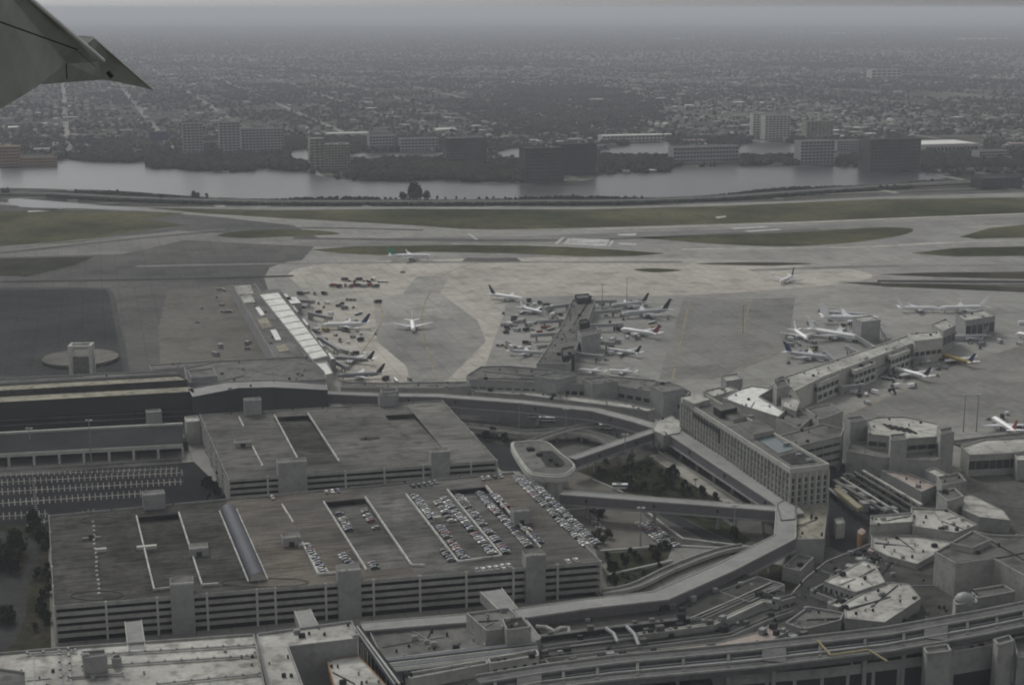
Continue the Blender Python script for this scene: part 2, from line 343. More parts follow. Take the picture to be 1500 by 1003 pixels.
def boxb(name, label, cat, x0, x1, ytop, ybase, depth, wall='concrete', roof='roof_grey', levels=0, cols=0, base=0, ang=GRID, group=None, wmat='glass', hz=None, units=0, fill=.75):
    """block whose face stands between photo x0..x1, foot at ybase"""
    A = W(x0, ybase, base); B = W(x1, ybase, base); s = scale_at(A)
    wd = (x1 - x0) / s / (math.cos(ang) + depth * 0); h = hz if hz else (ybase - ytop) / s / math.cos(PITCH)
    c = (A + B) / 2; ux = Vector((math.cos(ang), math.sin(ang), 0)); uy = Vector((-ux.y, ux.x, 0))
    c = c + uy * depth / 2
    rt = thing(name, label, cat, c, ang, group)
    MB().box((0, 0, h / 2), (wd, depth, h)).build('wall', wall, rt)
    MB().box((0, 0, h + .1), (wd - 1, depth - 1, .3)).build('roof', roof, rt)
    m = MB()
    for sx in (-1, 1): m.box((sx * (wd / 2 - .2), 0, h + .5), (.45, depth, 1)); m.box((0, sx * (depth / 2 - .2), h + .5), (wd - .9, .4, 1))
    m.build('parapet', wall, rt)
    if levels:
        fh = h / levels; me = None; cw = wd / cols
        for l in range(levels):
            for k in range(cols):
                if me is None: o = MB().box((0, 0, 0), (cw * fill, .3, fh * .5)).build('window', wmat, rt); me = o.data
                else: o = bpy.data.objects.new('window', me); COL.objects.link(o); o.parent = rt
                o.location = (-wd / 2 + cw * (k + .5), -depth / 2, fh * (l + .55))
    for _ in range(units):
        sx, sy, sz = random.uniform(2, 6), random.uniform(2, 5), random.uniform(2, 4)
        MB().box((random.uniform(-.35, .35) * wd, random.uniform(-.3, .3) * depth, h + sz / 2), (sx, sy, sz)).build('rooftop_unit', 'concrete_grey', rt)
    return rt

# ---------------------------------------------------------------- parking garages
def bil(Q, u, v):
    A, B, C, D = [Vector(q) for q in Q]      # back-left, front-left, front-right, back-right
    return (B.lerp(C, u)).lerp(A.lerp(D, u), v)
def inv_bil(Q, p):
    u = v = .5; p = Vector(p)
    for _ in range(25):
        f = bil(Q, u, v) - p; e = 1e-4
        du = (bil(Q, u + e, v) - p - f) / e; dv = (bil(Q, u, v + e) - p - f) / e
        det = du.x * dv.y - du.y * dv.x
        u -= (f.x * dv.y - f.y * dv.x) / det; v -= (du.x * f.y - du.y * f.x) / det
    return u, v
LV = 3.2
def garage(label, corners, pillars, towers, ramps, strips, levels=5):
    zt = LV * levels
    Q = PX(corners, zt); B0 = Q[1]; org = (Q[1][0], Q[1][1], 0)
    rt = thing('parking_garage', label, 'parking garage', org)
    S = lambda u, v, z=0: Vector((*bil(Q, u, v), z))
    U = lambda px: inv_bil(Q, W(px[0], px[1], zt).to_2d()[:])
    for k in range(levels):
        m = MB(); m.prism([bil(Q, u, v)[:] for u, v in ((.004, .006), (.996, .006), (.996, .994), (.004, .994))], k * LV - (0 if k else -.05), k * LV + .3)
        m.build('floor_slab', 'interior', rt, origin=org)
    # the roof deck with its sunken ramp bays
    us = [0.]; rr = []
    for (lb, lf, rb, rf) in ramps:
        u0 = (U(lb)[0] + U(lf)[0]) / 2; u1 = (U(rb)[0] + U(rf)[0]) / 2; v1 = min(.97, (U(lb)[1] + U(rb)[1]) / 2); v0 = max(.03, (U(lf)[1] + U(rf)[1]) / 2)
        rr.append((u0, u1, v0, v1))
    prev = 0
    for k, (u0, u1, v0, v1) in enumerate(rr + [(1, 1, 0, 1)]):
        m = MB(); quad = lambda a, b_, c, d: m.add([S(a, c, zt), S(b_, c, zt), S(b_, d, zt), S(a, d, zt)], [(0, 1, 2, 3)])
        cut = (.36 if levels == 5 and strips[0] == 'deck' and k == 1 else None)
        if cut: quad(prev, cut, 0, 1); m.build('roof_deck', 'deck', rt, origin=org); m = MB(); prev = cut
        quad(prev, u0, 0, 1)
        if k < len(rr): quad(u0, u1, 0, v0); quad(u0, u1, v1, 1)
        m.build('roof_deck', strips[k], rt, origin=org); prev = u1
    for (u0, u1, v0, v1) in rr:
        m = MB(); lo = zt - LV + .45
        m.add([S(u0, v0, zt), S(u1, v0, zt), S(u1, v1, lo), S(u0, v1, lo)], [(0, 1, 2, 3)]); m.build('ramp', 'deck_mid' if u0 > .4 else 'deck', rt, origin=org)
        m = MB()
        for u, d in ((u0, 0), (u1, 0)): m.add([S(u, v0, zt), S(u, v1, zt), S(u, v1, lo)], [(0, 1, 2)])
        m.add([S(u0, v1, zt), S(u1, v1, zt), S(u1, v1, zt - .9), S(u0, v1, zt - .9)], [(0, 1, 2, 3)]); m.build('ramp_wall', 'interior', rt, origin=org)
    # spandrels: one panel per bay and storey, pillars between
    up = [U((x, corners[1][1] + (corners[2][1] - corners[1][1]) * (x - corners[1][0]) / (corners[2][0] - corners[1][0])))[0] for x in pillars]
    def side(pa, pb, name='spandrel_panel'):
        a, c = Vector(pa), Vector(pb); d = c - a; d.normalize()
        for k in range(levels):
            t = zt + .95 - k * LV
            m = MB(); a2 = a + d * .45; c2 = c - d * .45
            m.beam((a2.x, a2.y, t), (c2.x, c2.y, t), .25, 1.75); m.build(name, 'concrete' if levels == 5 else 'concrete', rt, origin=org)
    for i in range(len(up) - 1):
        a, c = S(up[i], 0), S(up[i + 1], 0); side(a, c)
    for u in up:
        p = S(u, 0); MB().box((p.x, p.y, (zt + 1.1) / 2), (.9, .8, zt + 1.1), GRID).build('pillar', 'pale_wall', rt, origin=org)
    for (u_, n) in ((0, 5), (1, 5)):
        for i in range(n): side(S(u_, i / n), S(u_, (i + 1) / n))
        for i in range(1, n + 1): p = S(u_, i / n); MB().box((p.x, p.y, (zt + 1) / 2), (.8, .8, zt + 1), GRID).build('pillar', 'pale_wall', rt, origin=org)
    for i in range(8): side(S(i / 8, 1), S((i + 1) / 8, 1))
    # inner pillars
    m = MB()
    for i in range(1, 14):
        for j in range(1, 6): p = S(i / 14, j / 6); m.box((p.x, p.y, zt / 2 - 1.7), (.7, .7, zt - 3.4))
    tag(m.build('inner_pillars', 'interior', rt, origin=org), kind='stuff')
    # stair towers: (x0, x1, front px of top line, height above roof, depth, v)
    for (x0, x1, y, zz, dp, vv) in towers:
        u0, u1 = U((x0, y))[0], U((x1, y))[0]
        if vv is None: v = U(((x0 + x1) / 2, y))[1]; zb = zt
        else: v = vv; zb = 0
        a, c = S(u0, v), S(u1, v); ctr = (a + c) / 2; wd = (c - a).length; rz = math.atan2((c - a).y, (c - a).x); nn = Vector((-math.sin(rz), math.cos(rz), 0))
        ctr = ctr + nn * (dp / 2 - (1.6 if vv == 0 else 0))
        tw = MB().box((ctr.x, ctr.y, (zz + zb) / 2), (wd, dp, zz - zb), rz).build('stair_tower', 'concrete_grey', rt, origin=org)
        MB().box((ctr.x, ctr.y, zz + .15), (wd - .6, dp - .6, .3), rz).build('tower_cap', 'roof_grey', tw, origin=org)
        e_ = ctr - nn * (dp / 2 - .2); MB().box((e_.x, e_.y, zz + .4), (wd, .4, .8), rz).build('coping', 'barrier', tw, origin=org)
        if vv is None: f = ctr - nn * (dp / 2 + .05); MB().box((f.x, f.y, max(zb, zt) + 1.2), (wd * .3, .2, 2.2), rz).build('door', 'metal_dark', tw, origin=org)
    return rt, S, U, zt, Q
G1, S1, U1, ZT, Q1 = garage('long front parking garage with five open storeys and rows of cars on its roof',
    [(72, 757), (79, 890), (880, 824), (752, 693)],
    [79, 155, 230, 303, 376, 403, 477, 547, 615, 683, 752, 817, 880],
    [(249, 284, 872, 22.3, 9, 0), (495, 530, 856, 22.3, 9, 0), (770, 801, 834, 22.3, 8, 0), (210, 243, 745, 23.5, 8, .97), (278, 306, 815, 19.6, 8, None), (414, 441, 800, 20, 8, None), (752, 777, 768, 22.5, 7, None), (120, 148, 790, 16.5, .1, None)],
    [((200, 757), (226, 865), (262, 752), (296, 858)), ((474, 736), (537, 836), (535, 729), (603, 829)), ((655, 718), (735, 815), (712, 713), (792, 803))],
    ['deck', 'deck_brown', 'deck_mid', 'deck_brown'])
G2, S2, U2, ZT2, Q2 = garage('back parking garage with an empty brown roof deck behind the front garage',
    [(293, 609), (335, 704), (728, 676), (648, 588)],
    [335, 392, 440, 506, 563, 620, 690, 728],
    [(408, 452, 700, 24, 9, 0), (632, 661, 684, 24, 8, 0), (357, 383, 606, 25, 8, .96), (555, 582, 594, 23, 8, .97), (344, 368, 655, 18.6, 9, None)],
    [((402, 612), (441, 684), (451, 607), (497, 677)), ((567, 608), (606, 667), (606, 606), (648, 655))],
    ['deck_mid', 'deck_mid', 'deck_pale'])
# barrier walls on the roofs, one per line
def barrier(G, U, S, zt, p, q, sag=0):
    a = W(*p, zt); c = W(*q, zt); n = max(1, int((c - a).length / 14)); 
    for i in range(n):
        a1, c1 = a.lerp(c, i / n), a.lerp(c, (i + .985) / n)
        MB().beam((a1.x, a1.y, zt + 1.05), (c1.x, c1.y, zt + 1.05), .62, 1.4).build('barrier_wall', 'barrier', G, origin=tuple(G.location))
for p, q in (((200,757),(226,865)), ((262,752),(296,858)), ((413,740),(430,767)), ((443,796),(466,842)), ((474,736),(537,836)), ((535,729),(603,829)), ((595,725),(671,824)), ((655,718),(735,815)), ((712,713),(792,803)), ((226,865),(250,862)), ((296,858),(320,856)), ((466,842),(496,840)), ((603,829),(622,829)), ((671,824),(735,815))):
    barrier(G1, U1, S1, ZT, p, q)
for p, q in (((350,612),(357,626)), ((370,655),(385,684)), ((402,609),(441,682)), ((451,606),(497,677))):
    barrier(G2, U2, S2, ZT2, p, q)
# arched skylight tunnel across the front garage roof
def tube_canopy():
    a, c = W(334, 748, ZT), W(378, 851, ZT); d = (c - a).normalized(); nn = Vector((-d.y, d.x, 0)); Lh = (c - a).length
    n = 14; me = None
    for i in range(n):
        m = MB(); p0 = a + d * Lh * i / n; p1 = a + d * Lh * (i + .97) / n; vs = []; K = 10
        for p in (p0, p1):
            for k in range(K + 1): t = math.pi * k / K; vs.append(p + nn * math.cos(t) * 3.7 + Vector((0, 0, math.sin(t) * 3.4 + .4)))
        m.add(vs, [(k, k + 1, K + 2 + k, K + 1 + k) for k in range(K)]); m.build('arched_panel', 'tube_metal', G1, origin=tuple(G1.location))
    m = MB(); K = 10
    for p in (a - d * .1, c + d * .1):
        m.add([p + nn * math.cos(math.pi * k / K) * 3.6 + Vector((0, 0, math.sin(math.pi * k / K) * 3.3 + .4)) for k in range(K + 1)], [tuple(range(K + 1))])
    m.build('end_wall', 'pale_wall', G1, origin=tuple(G1.location))
    for s in (-1, 1): MB().beam(a + nn * 4.2 * s + Vector((0, 0, .9)), c + nn * 4.2 * s + Vector((0, 0, .9)), .5, .9).build('curb', 'barrier', G1, origin=tuple(G1.location))
tube_canopy()
# line of small posts on the left half of the roof, kerb and sheds
for i in range(17):
    p = W(136 + 9 * i / 16 + 8 * math.sin(i) * .1, 765 + 105 * i / 16, ZT); MB().box((p.x, p.y, ZT + .4), (1.0, 1.0, .8)).build('bollard', 'barrier', G1, origin=tuple(G1.location))
for px_, py_, w_ in ((148, 807, 5), (215, 803, 9), (445, 800, 5), (640, 760, 4)):
    p = W(px_, py_, ZT); MB().box((p.x, p.y, ZT + .7), (w_, 2.2, 1.4), GRID).build('roof_hatch', 'pale_wall', G1, origin=tuple(G1.location))
# dark patches of old tar painted on the decks
for p_, s_, G_ in (((640, 765), (14, 2.2), G1), ((632, 772), (10, 1.4), G1), ((545, 642), (9, 5), G2), ((533, 643), (4, 4), G2), ((417, 621), (7, 3), G2)):
    p = W(*p_, ZT); MB().box((p.x, p.y, ZT + .03), (s_[0], s_[1], .06), GRID).build('tar_patch', 'roof_dark', G_, origin=tuple(G_.location))

# ---------------------------------------------------------------- covered footbridges from garage to terminal
def footbridge(label, poly, z, base, wall='concrete_grey'):
    P = PX(poly, z); c = Vector((sum(p[0] for p in P) / 4, sum(p[1] for p in P) / 4, base))
    rt = thing('footbridge', label, 'footbridge', c); org = tuple(c)
    MB().prism(P, base, z - .3, top=False).build('side_wall', wall, rt, origin=org)
    MB().prism(P, z - .3, z).build('roof', 'walk_roof', rt, origin=org)
    for a_, b_ in ((0, 3), (1, 2)):
        p, q = Vector(P[a_]), Vector(P[b_]); MB().beam((p.x, p.y, z + .5), (q.x, q.y, z + .5), .35, .5).build('edge_beam', 'pale_wall', rt, origin=org)
        m = p.lerp(q, .5); MB().box((m.x, m.y, base / 2), (1.2, 1.2, base)).build('pillar', 'concrete', rt, origin=org)
footbridge('short covered footbridge at the left end of the front garage', [(183, 911), (207, 908), (213, 949), (188, 952)], 12, 7.5)
footbridge('short covered footbridge beside the raised white roof', [(431, 895), (454, 892), (466, 916), (441, 920)], 12, 7.5)
footbridge('long covered footbridge from the right part of the garage', [(703, 867), (735, 862), (792, 935), (778, 940)], 13, 8.5)

# ---------------------------------------------------------------- elevated walkways
def walkway(label, path, z, width, h=4.8, pillars=True, name='elevated_walkway'):
    pts = [Vector(q) for q in PX(path, z)]; c = pts[len(pts) // 2]
    rt = thing(name, label, 'walkway', (c.x, c.y, 0)); org = (c.x, c.y, 0)
    m = MB(); m.ribbon(pts, width - .6, z - h, z - .5); m.build('side_wall', 'walk_wall', rt, origin=org)
    m = MB(); m.ribbon(pts, width, z - .5, z); m.build('roof', 'walk_roof', rt, origin=org)
    m = MB(); m.ribbon(pts, width + .5, z - h - .9, z - h); m.build('floor_beam', 'concrete_grey', rt, origin=org)
    for s in (-1, 1): m = MB(); m.ribbon(offset(pts, s * (width / 2 - .3)), .3, z, z + .35); m.build('roof_edge', 'pale_wall', rt, origin=org)
    for i in range(len(pts) - 1):
        d = pts[i + 1] - pts[i]; n = max(1, int(d.length / 22))
        for k in range(n):
            p = pts[i] + d * (k + .5) / n
            MB().box((p.x, p.y, (z - h - .9) / 2), (1.3, 1.3, z - h - .9), GRID).build('pillar', 'concrete', rt, origin=org)
            if k % 2 == 0:
                t = d.normalized(); nn = Vector((-t.y, t.x)); q = p - nn * (width / 2 + .0)
                MB().box((q.x, q.y, z - 2.4), (1.2, .5, 1.6), math.atan2(d.y, d.x)).build('window', 'glass', rt, origin=org)
    return rt
walkway('wide curved walkway behind the back garage running to the hotel', [(455, 574), (560, 578), (640, 579), (760, 588), (872, 600), (930, 615), (985, 632)], 14, 8.5, 5.5)
walkway('long straight walkway at the foot of the hotel', [(965, 618), (1060, 680), (1150, 738), (1163, 752)], 14, 10.5, 5.5)
walkway('walkway bending round the corner below the hotel and back past the front garage', [(1152, 738), (1150, 786), (1060, 832), (968, 872), (860, 884), (757, 899)], 14, 10.5, 5.5)
walkway('pale strip of walkway roof along the foot of the front garage', [(686, 905), (610, 911), (530, 918)], 12.5, 9, 4.5)
walkway('diagonal walkway from the round platform up to the hotel corner', [(838, 671), (905, 648), (985, 621)], 13.3, 6.5, 4.5)
walkway('nearly level walkway from the round platform to the right', [(822, 721), (900, 727), (1020, 736), (1152, 746)], 13.2, 7.5, 5)
building('walkway_junction', 'bright flat roof where three walkways meet at the top of the hotel', 'walkway', [(962, 616), (984, 609), (1000, 620), (996, 634), (972, 638), (956, 630)], 14.4, base=8, roof='roof_white', wall='concrete', par=.3, units=3)
building('walkway_junction', 'flat grey roof where walkways meet at the low end of the hotel', 'walkway', [(1138, 738), (1150, 731), (1166, 740), (1166, 760), (1144, 762)], 14.35, base=8, roof='walk_roof', wall='walk_wall', par=.2)
# round platform on its stem
def platform():
    poly = closed_spline([(748, 652), (762, 646), (799, 646), (822, 664), (842, 680), (838, 691), (820, 698), (787, 696), (770, 688)], 4)
    z = 20; P = PX(poly, z); c = W(803, 675, z); rt = thing('round_platform', 'rounded concrete platform on a thick stem between the garages', 'tower', (c.x, c.y, 0)); org = (c.x, c.y, 0)
    MB().prism(P, z - 3, z).build('platform_slab', 'pale_wall', rt, origin=org)
    P2 = [(c.x + (p[0] - c.x) * .78, c.y + (p[1] - c.y) * .78) for p in P]; P3 = [(c.x + (p[0] - c.x) * .93, c.y + (p[1] - c.y) * .93) for p in P]
    MB().prism(P3, z, z + .25).build('roof', 'roof_grey', rt, origin=org)
    P4 = [(c.x + 3 + (p[0] - c.x) * .4, c.y + (p[1] - c.y) * .45) for p in P]; MB().prism(P4, z + .25, z + .45).build('roof_patch', 'roof_dark', rt, origin=org)
    P5 = [(c.x + (p[0] - c.x) * .5, c.y + (p[1] - c.y) * .5) for p in P]; MB().prism(P5, z - 5.6, z - 3).build('window_band', 'glass', rt, origin=org)
    n = len(P); m = MB()
    for i in range(n): m.beam((*P3[i], z + .7), (*P3[(i + 1) % n], z + .7), .7, .7)
    m.build('rim', 'pale_wall', rt, origin=org)
    q = W(812, 745, 0); MB().tube([(q.x, q.y, 0), (q.x, q.y, z - 3)], [4.4, 4.4], 18).build('stem', 'pale_wall', rt, origin=org)
    MB().tube([(q.x + 2.2, q.y - 4.6, 0), (q.x + 2.2, q.y - 4.6, z - 4.6)], 1.1, 10).build('duct', 'barrier', rt, origin=org)
    for (x, y, w_) in ((790, 668, 3), (806, 676, 2.4), (815, 682, 2), (777, 660, 4)): p = W(x, y, z); MB().box((p.x, p.y, z + 1.1), (w_, w_ * .8, 1.4), .3).build('rooftop_unit', 'metal_dark', rt, origin=org)
platform()

# ---------------------------------------------------------------- hotel slab over the terminal
def hotel():
    z = 31; poly = [(998, 586), (1158, 690), (1214, 683), (1034, 581)]
    P = PX(poly, z); c = Vector(P[1]); rt = thing('hotel_building', 'long eight storey hotel slab with rows of narrow windows above the terminal', 'hotel', (c.x, c.y, 0)); org = (c.x, c.y, 0)
    MB().prism(P, 0, z - 1.2).build('wall', 'concrete', rt, origin=org)
    ctr = Vector((sum(p[0] for p in P) / 4, sum(p[1] for p in P) / 4)); O = [tuple(ctr + (Vector(p) - ctr) * 1.0) for p in P]
    MB().prism(O, z - 1.2, z).build('roof', 'roof_grey', rt, origin=org)
    A, B, C_ = Vector(P[0]), Vector(P[1]), Vector(P[2])
    def fins(p, q, n, zs, wmat='glass'):
        d = q - p; L = d.length; d = d.normalized(); nn = Vector((d.y, -d.x)); ctr2 = (p + q) / 2
        if (ctr2 + nn - ctr).length < (ctr2 - nn - ctr).length: nn = -nn
        rz = math.atan2(d.y, d.x)
        fin = None; win = None
        for k in range(n + 1):
            s = p + d * L * k / n + nn * .35
            if fin is None: fin = MB().box((0, 0, 0), (.7, .7, z - 13.5)).build('facade_fin', 'pale_wall', rt).data; o = bpy.data.objects[[x.name for x in rt.children][-1]] if False else None; bpy.data.objects.remove([x for x in rt.children if x.data == fin][0])
            o = bpy.data.objects.new('facade_fin', fin); COL.objects.link(o); o.parent = rt; o.location = (s.x - c.x, s.y - c.y, (z - 1.5 + 12) / 2); o.rotation_euler.z = rz
        for k in range(n):
            s = p + d * L * (k + .5) / n + nn * .04
            for zz in zs:
                if win is None:
                    t = MB().box((0, 0, 0), (L / n * .36, .14, 2.3)).build('window', wmat, rt); win = t.data; bpy.data.objects.remove(t)
                o = bpy.data.objects.new('window', win); COL.objects.link(o); o.parent = rt; o.location = (s.x - c.x, s.y - c.y, zz); o.rotation_euler.z = rz
    fins(A, B, 34, [14.5, 17.9, 21.3, 24.7, 28.0]); fins(B, C_, 6, [12, 15.4, 18.8, 22.2, 25.6])
    # raised rim, penthouses, pool terrace
    for i, (p, q) in enumerate(((P[0], P[1]), (P[1], P[2]), (P[2], P[3]), (P[3], P[0]))):
        MB().beam((*p, z + 1.5), (*q, z + 1.5), .7, 2.6).build('parapet', 'pale_wall', rt, origin=org)
    def pent(pl, zz, mt='concrete_grey', rf='roof_grey', zb=z):
        Q = PX(pl, zz); MB().prism(Q, zb, zz - .1, top=False).build('penthouse', mt, rt, origin=org); MB().prism(Q, zz - .1, zz + .25).build('penthouse_roof', rf, rt, origin=org)
    pent([(1000, 584), (1018, 592), (1040, 585), (1022, 577)], 34, 'concrete', 'roof_white')
    pent([(1045, 595), (1056, 602), (1080, 597), (1068, 590)], 35.5, 'metal_dark', 'roof_grey')
    pent([(1082, 622), (1104, 637), (1136, 630), (1110, 614)], 33.4, 'concrete', 'roof_grey')
    pent([(1060, 606), (1074, 615), (1098, 610), (1084, 600)], 32.6, 'concrete_grey', 'roof_grey')
    m = MB(); m.prism(PX([(1108, 642), (1140, 664), (1162, 658), (1130, 638)], z + .3), z + .1, z + .35); m.build('pool', 'pool_water', rt, origin=org)
    m = MB(); m.prism(PX([(1142, 668), (1160, 680), (1196, 676), (1172, 660)], z + .3), z, z + .3); m.build('terrace', 'roof_dark', rt, origin=org)
    for (x, y) in ((1030, 596), (1075, 610), (1100, 612), (1120, 634), (1152, 652), (1170, 668), (1185, 676), (1093, 630), (1060, 604)):
        p = W(x, y, z); MB().box((p.x, p.y, z + .8), (3, 2, 1.6), GRID).build('rooftop_unit', 'metal_grey', rt, origin=org)
    a = A.lerp(B, .14); q = A.lerp(B, .40); d = (q - a).normalized(); nn = Vector((d.y, -d.x)); nn = nn if (a + nn - ctr).length > (a - ctr).length else -nn
    for zz in (28.6, 27.2): MB().beam((a.x + nn.x * .7, a.y + nn.y * .7, zz), (q.x + nn.x * .7, q.y + nn.y * .7, zz), .3, .9).build('louvre', 'metal_dark', rt, origin=org)
    MB().box((q.x + nn.x * .75, q.y + nn.y * .75, 25), (3, .3, 8), math.atan2(d.y, d.x)).build('louvre', 'metal_dark', rt, origin=org)
hotel()
building('podium_building', 'beige flat roofed block at the foot of the hotel end', 'terminal building', [(1166, 741), (1213, 738), (1207, 791), (1159, 792)], 12, roof='roof_beige', wall='concrete_grey', units=6, seams=3)
TB = 'terminal building'
def bl(label, poly, z, **k): return building(k.pop('name', 'terminal_building'), label, k.pop('cat', TB), poly, z, **k)
# behind and right of the hotel
bl('bright roofed block just behind the upper end of the hotel', [(1058, 584), (1080, 572), (1100, 566), (1132, 570), (1112, 582), (1150, 604), (1140, 612), (1090, 596)], 16, roof='roof_bright', units=8, seams=2)
bl('grey stepped block between hotel and striped block', [(1110, 600), (1150, 590), (1190, 612), (1170, 630)], 15, units=7, seams=2)
bl('small pale tower with round cap behind the hotel', [(1133, 560), (1150, 556), (1156, 566), (1138, 571)], 24, wall='concrete', roof='roof_grey')
bl('pale curved roof beside the hotel tower', [(1143, 576), (1160, 568), (1172, 590), (1166, 604), (1146, 596)], 18, roof='roof_white', units=2)
bl('grey block with long dark window bands right of the hotel', [(1140, 640), (1205, 622), (1236, 630), (1232, 640), (1168, 655)], 20, bands=[(3, 15.5, 17, 5, .9), (3, 11, 12.6, 5, .9), (3, 6.5, 8, 5, .9)], wall='concrete', units=7)
bl('low block with round drum between hotel and pier', [(1180, 600), (1215, 592), (1235, 604), (1200, 616)], 18, units=3)
bl('grey stair block left of the pale eight sided roof', [(1237, 613), (1262, 610), (1271, 616), (1246, 620)], 25, wall='concrete_grey')
bl('pale eight sided roof with dark slots right of the hotel', [(1270, 616), (1284, 612), (1325, 611), (1374, 622), (1372, 641), (1330, 644), (1300, 640), (1272, 637)], 21, roof='roof_white', units=5,
   bands=[(4, 15, 17.5, 3, .9), (6, 15, 17.5, 2, .85), (5, 9.5, 12, 3, .85), (4, 9.5, 12, 3, .85)])
for i in range(5):
    p = W(1301 + i * 8.5, 625 + i * 1.6, 21.2); o = MB().box((0, 0, .3), (1.5, 11, .6), R(14)).build('roof_slot', 'metal_dark'); tag(o, None); o.location = p
    o.parent = [x for x in bpy.data.objects if x.get('label') == 'pale eight sided roof with dark slots right of the hotel'][0]; o.location = Vector(p) - o.parent.location
bl('square stair tower in front of the eight sided roof', [(1303, 638), (1326, 636), (1329, 645), (1305, 647)], 24, wall='concrete_grey')
bl('tall square tower at the right end of the eight sided roof', [(1375, 630), (1394, 627), (1398, 634), (1378, 638)], 26, wall='concrete')
bl('wide grey wall block under the eight sided roof', [(1240, 662), (1290, 671), (1370, 676), (1388, 668), (1385, 650), (1245, 648)], 13, wall='concrete', roof='roof_grey', units=5)
bl('low wall block with red stained roof right of the yard', [(1290, 690), (1330, 694), (1372, 712), (1350, 722)], 7, wall='concrete_grey', roof='roof_pink', units=6)
bl('pale ramped roof beside the small grey blocks', [(1355, 690), (1368, 686), (1408, 706), (1398, 714)], 10, wall='concrete_grey', roof='roof_white', units=2)
bl('low right edge building with dark glass front', [(1408, 655), (1440, 645), (1520, 641), (1520, 660), (1480, 665), (1420, 668)], 12, bands=[(4, 4, 9, 6, .92), (3, 4, 9, 3, .9)], roof='roof_white', wall='concrete')
bl('far right low block beyond the ramp road', [(1480, 655), (1560, 648), (1560, 672), (1490, 676)], 11, roof='roof_white', units=4)
# ---- long pier running up to the right with its hold rooms
bl('long pale pier roof running up to the right', [(1128, 566), (1140, 556), (1342, 488), (1374, 486), (1378, 494), (1330, 506), (1205, 553), (1165, 574)], 14, roof='roof_white', wall='pale_wall', units=16)
for i, (pl, lb) in enumerate([([(1178, 556), (1205, 545), (1229, 551), (1198, 564)], 'nearest square gate pod on the long pier'), ([(1238, 537), (1266, 527), (1283, 533), (1252, 545)], 'second square gate pod on the long pier'), ([(1288, 516), (1312, 507), (1333, 514), (1306, 524)], 'third gate pod near the far bend of the pier')]):
    bl(lb, pl, 12.5, name='gate_pod', roof='roof_white', wall='pale_wall', bands=[(2, 7.5, 10.5, 5, .8), (3, 7.5, 10.5, 4, .8), (2, 2, 5, 4, .7)], units=3)
bl('blocky pale end of the long pier', [(1330, 490), (1374, 486), (1381, 496), (1340, 501)], 17, wall='pale_wall', roof='roof_white', units=3, bands=[(2, 6, 9, 5, .8)])
bl('square grey block left of the far pier end', [(1249, 466), (1276, 463), (1290, 470), (1262, 473)], 17, wall='concrete_grey', roof='roof_white')
bl('pale far gate building with dark hall behind the pier', [(1365, 476), (1385, 468), (1400, 478), (1382, 486)], 17, wall='concrete', roof='roof_white', bands=[(2, 6, 12, 3, .8)], units=2)
bl('far right gate hall with white roof', [(1400, 462), (1440, 455), (1458, 464), (1415, 471)], 15, wall='concrete_grey', roof='roof_white', bands=[(2, 3, 11, 5, .8)], units=4)
bl('round roofed drum beside the pier root', [(1135, 556), (1146, 552), (1157, 556), (1146, 561)], 22, wall='concrete')
bl('grey block where the pier meets the terminal', [(1056, 552), (1080, 548), (1088, 556), (1064, 560)], 16, wall='concrete_grey', roof='roof_white')
# ---- middle pier and root building
bl('grey central pier between two rows of parked aircraft', [(838, 440), (872, 440), (858, 480), (834, 534), (786, 534), (822, 480)], 9, wall='concrete_grey', roof='roof_grey', units=26, seams=4)
bl('dark block on the central pier', [(846, 486), (874, 480), (880, 488), (852, 495)], 15, wall='concrete_grey', roof='roof_grey', units=2)
bl('squat block with dark walls at the side of the central pier', [(848, 470), (860, 468), (864, 474), (851, 476)], 14, wall='metal_dark', roof='roof_dark')
bl('dark rooftop block at the far end of the central pier', [(842, 433), (862, 431), (866, 437), (846, 439)], 13, wall='metal_dark', roof='roof_grey', units=2)
bl('dark stepped block low on the central pier', [(822, 512), (840, 508), (842, 520), (824, 524)], 12, wall='metal_dark', roof='roof_grey', units=2)
bl('long grey terminal roof at the root of the central pier', [(683, 551), (704, 538), (745, 537), (790, 541), (860, 549), (960, 558), (1012, 574), (1004, 584), (905, 566), (790, 561), (688, 557)], 15, roof='roof_grey', wall='concrete_grey', units=22, seams=4,
   bands=[(7, 8, 10.5, 8, .7), (8, 8, 10.5, 10, .7), (9, 8, 10.5, 8, .7)])
bl('raised grey block in the middle of the terminal roof', [(782, 552), (812, 546), (845, 550), (815, 558)], 19, wall='concrete_grey', roof='roof_grey', units=4)
bl('flat grey block right of the raised terminal block', [(852, 556), (885, 552), (905, 560), (868, 564)], 18, wall='concrete_grey', units=3)
bl('square grey block at the right end of the terminal roof', [(952, 566), (980, 560), (1004, 570), (972, 576)], 19, wall='concrete_grey', units=3)
bl('low white roofed link between the terminal and the pier', [(1030, 574), (1066, 566), (1080, 572), (1045, 582)], 13, roof='roof_white', units=4)
bl('low grey link building behind the curved walkway', [(498, 560), (560, 562), (684, 560), (690, 566), (640, 570), (500, 569)], 11, roof='roof_grey', wall='concrete', units=12)
bl('grey box tower on the curved walkway', [(557, 572), (580, 570), (584, 575), (560, 577)], 24, wall='concrete_grey', roof='roof_grey')
bl('low grey strip building between walkway and terminal roof', [(690, 570), (778, 574), (900, 588), (960, 600), (950, 604), (880, 594), (770, 580), (692, 575)], 9, roof='roof_white', wall='concrete', units=18, seams=3)
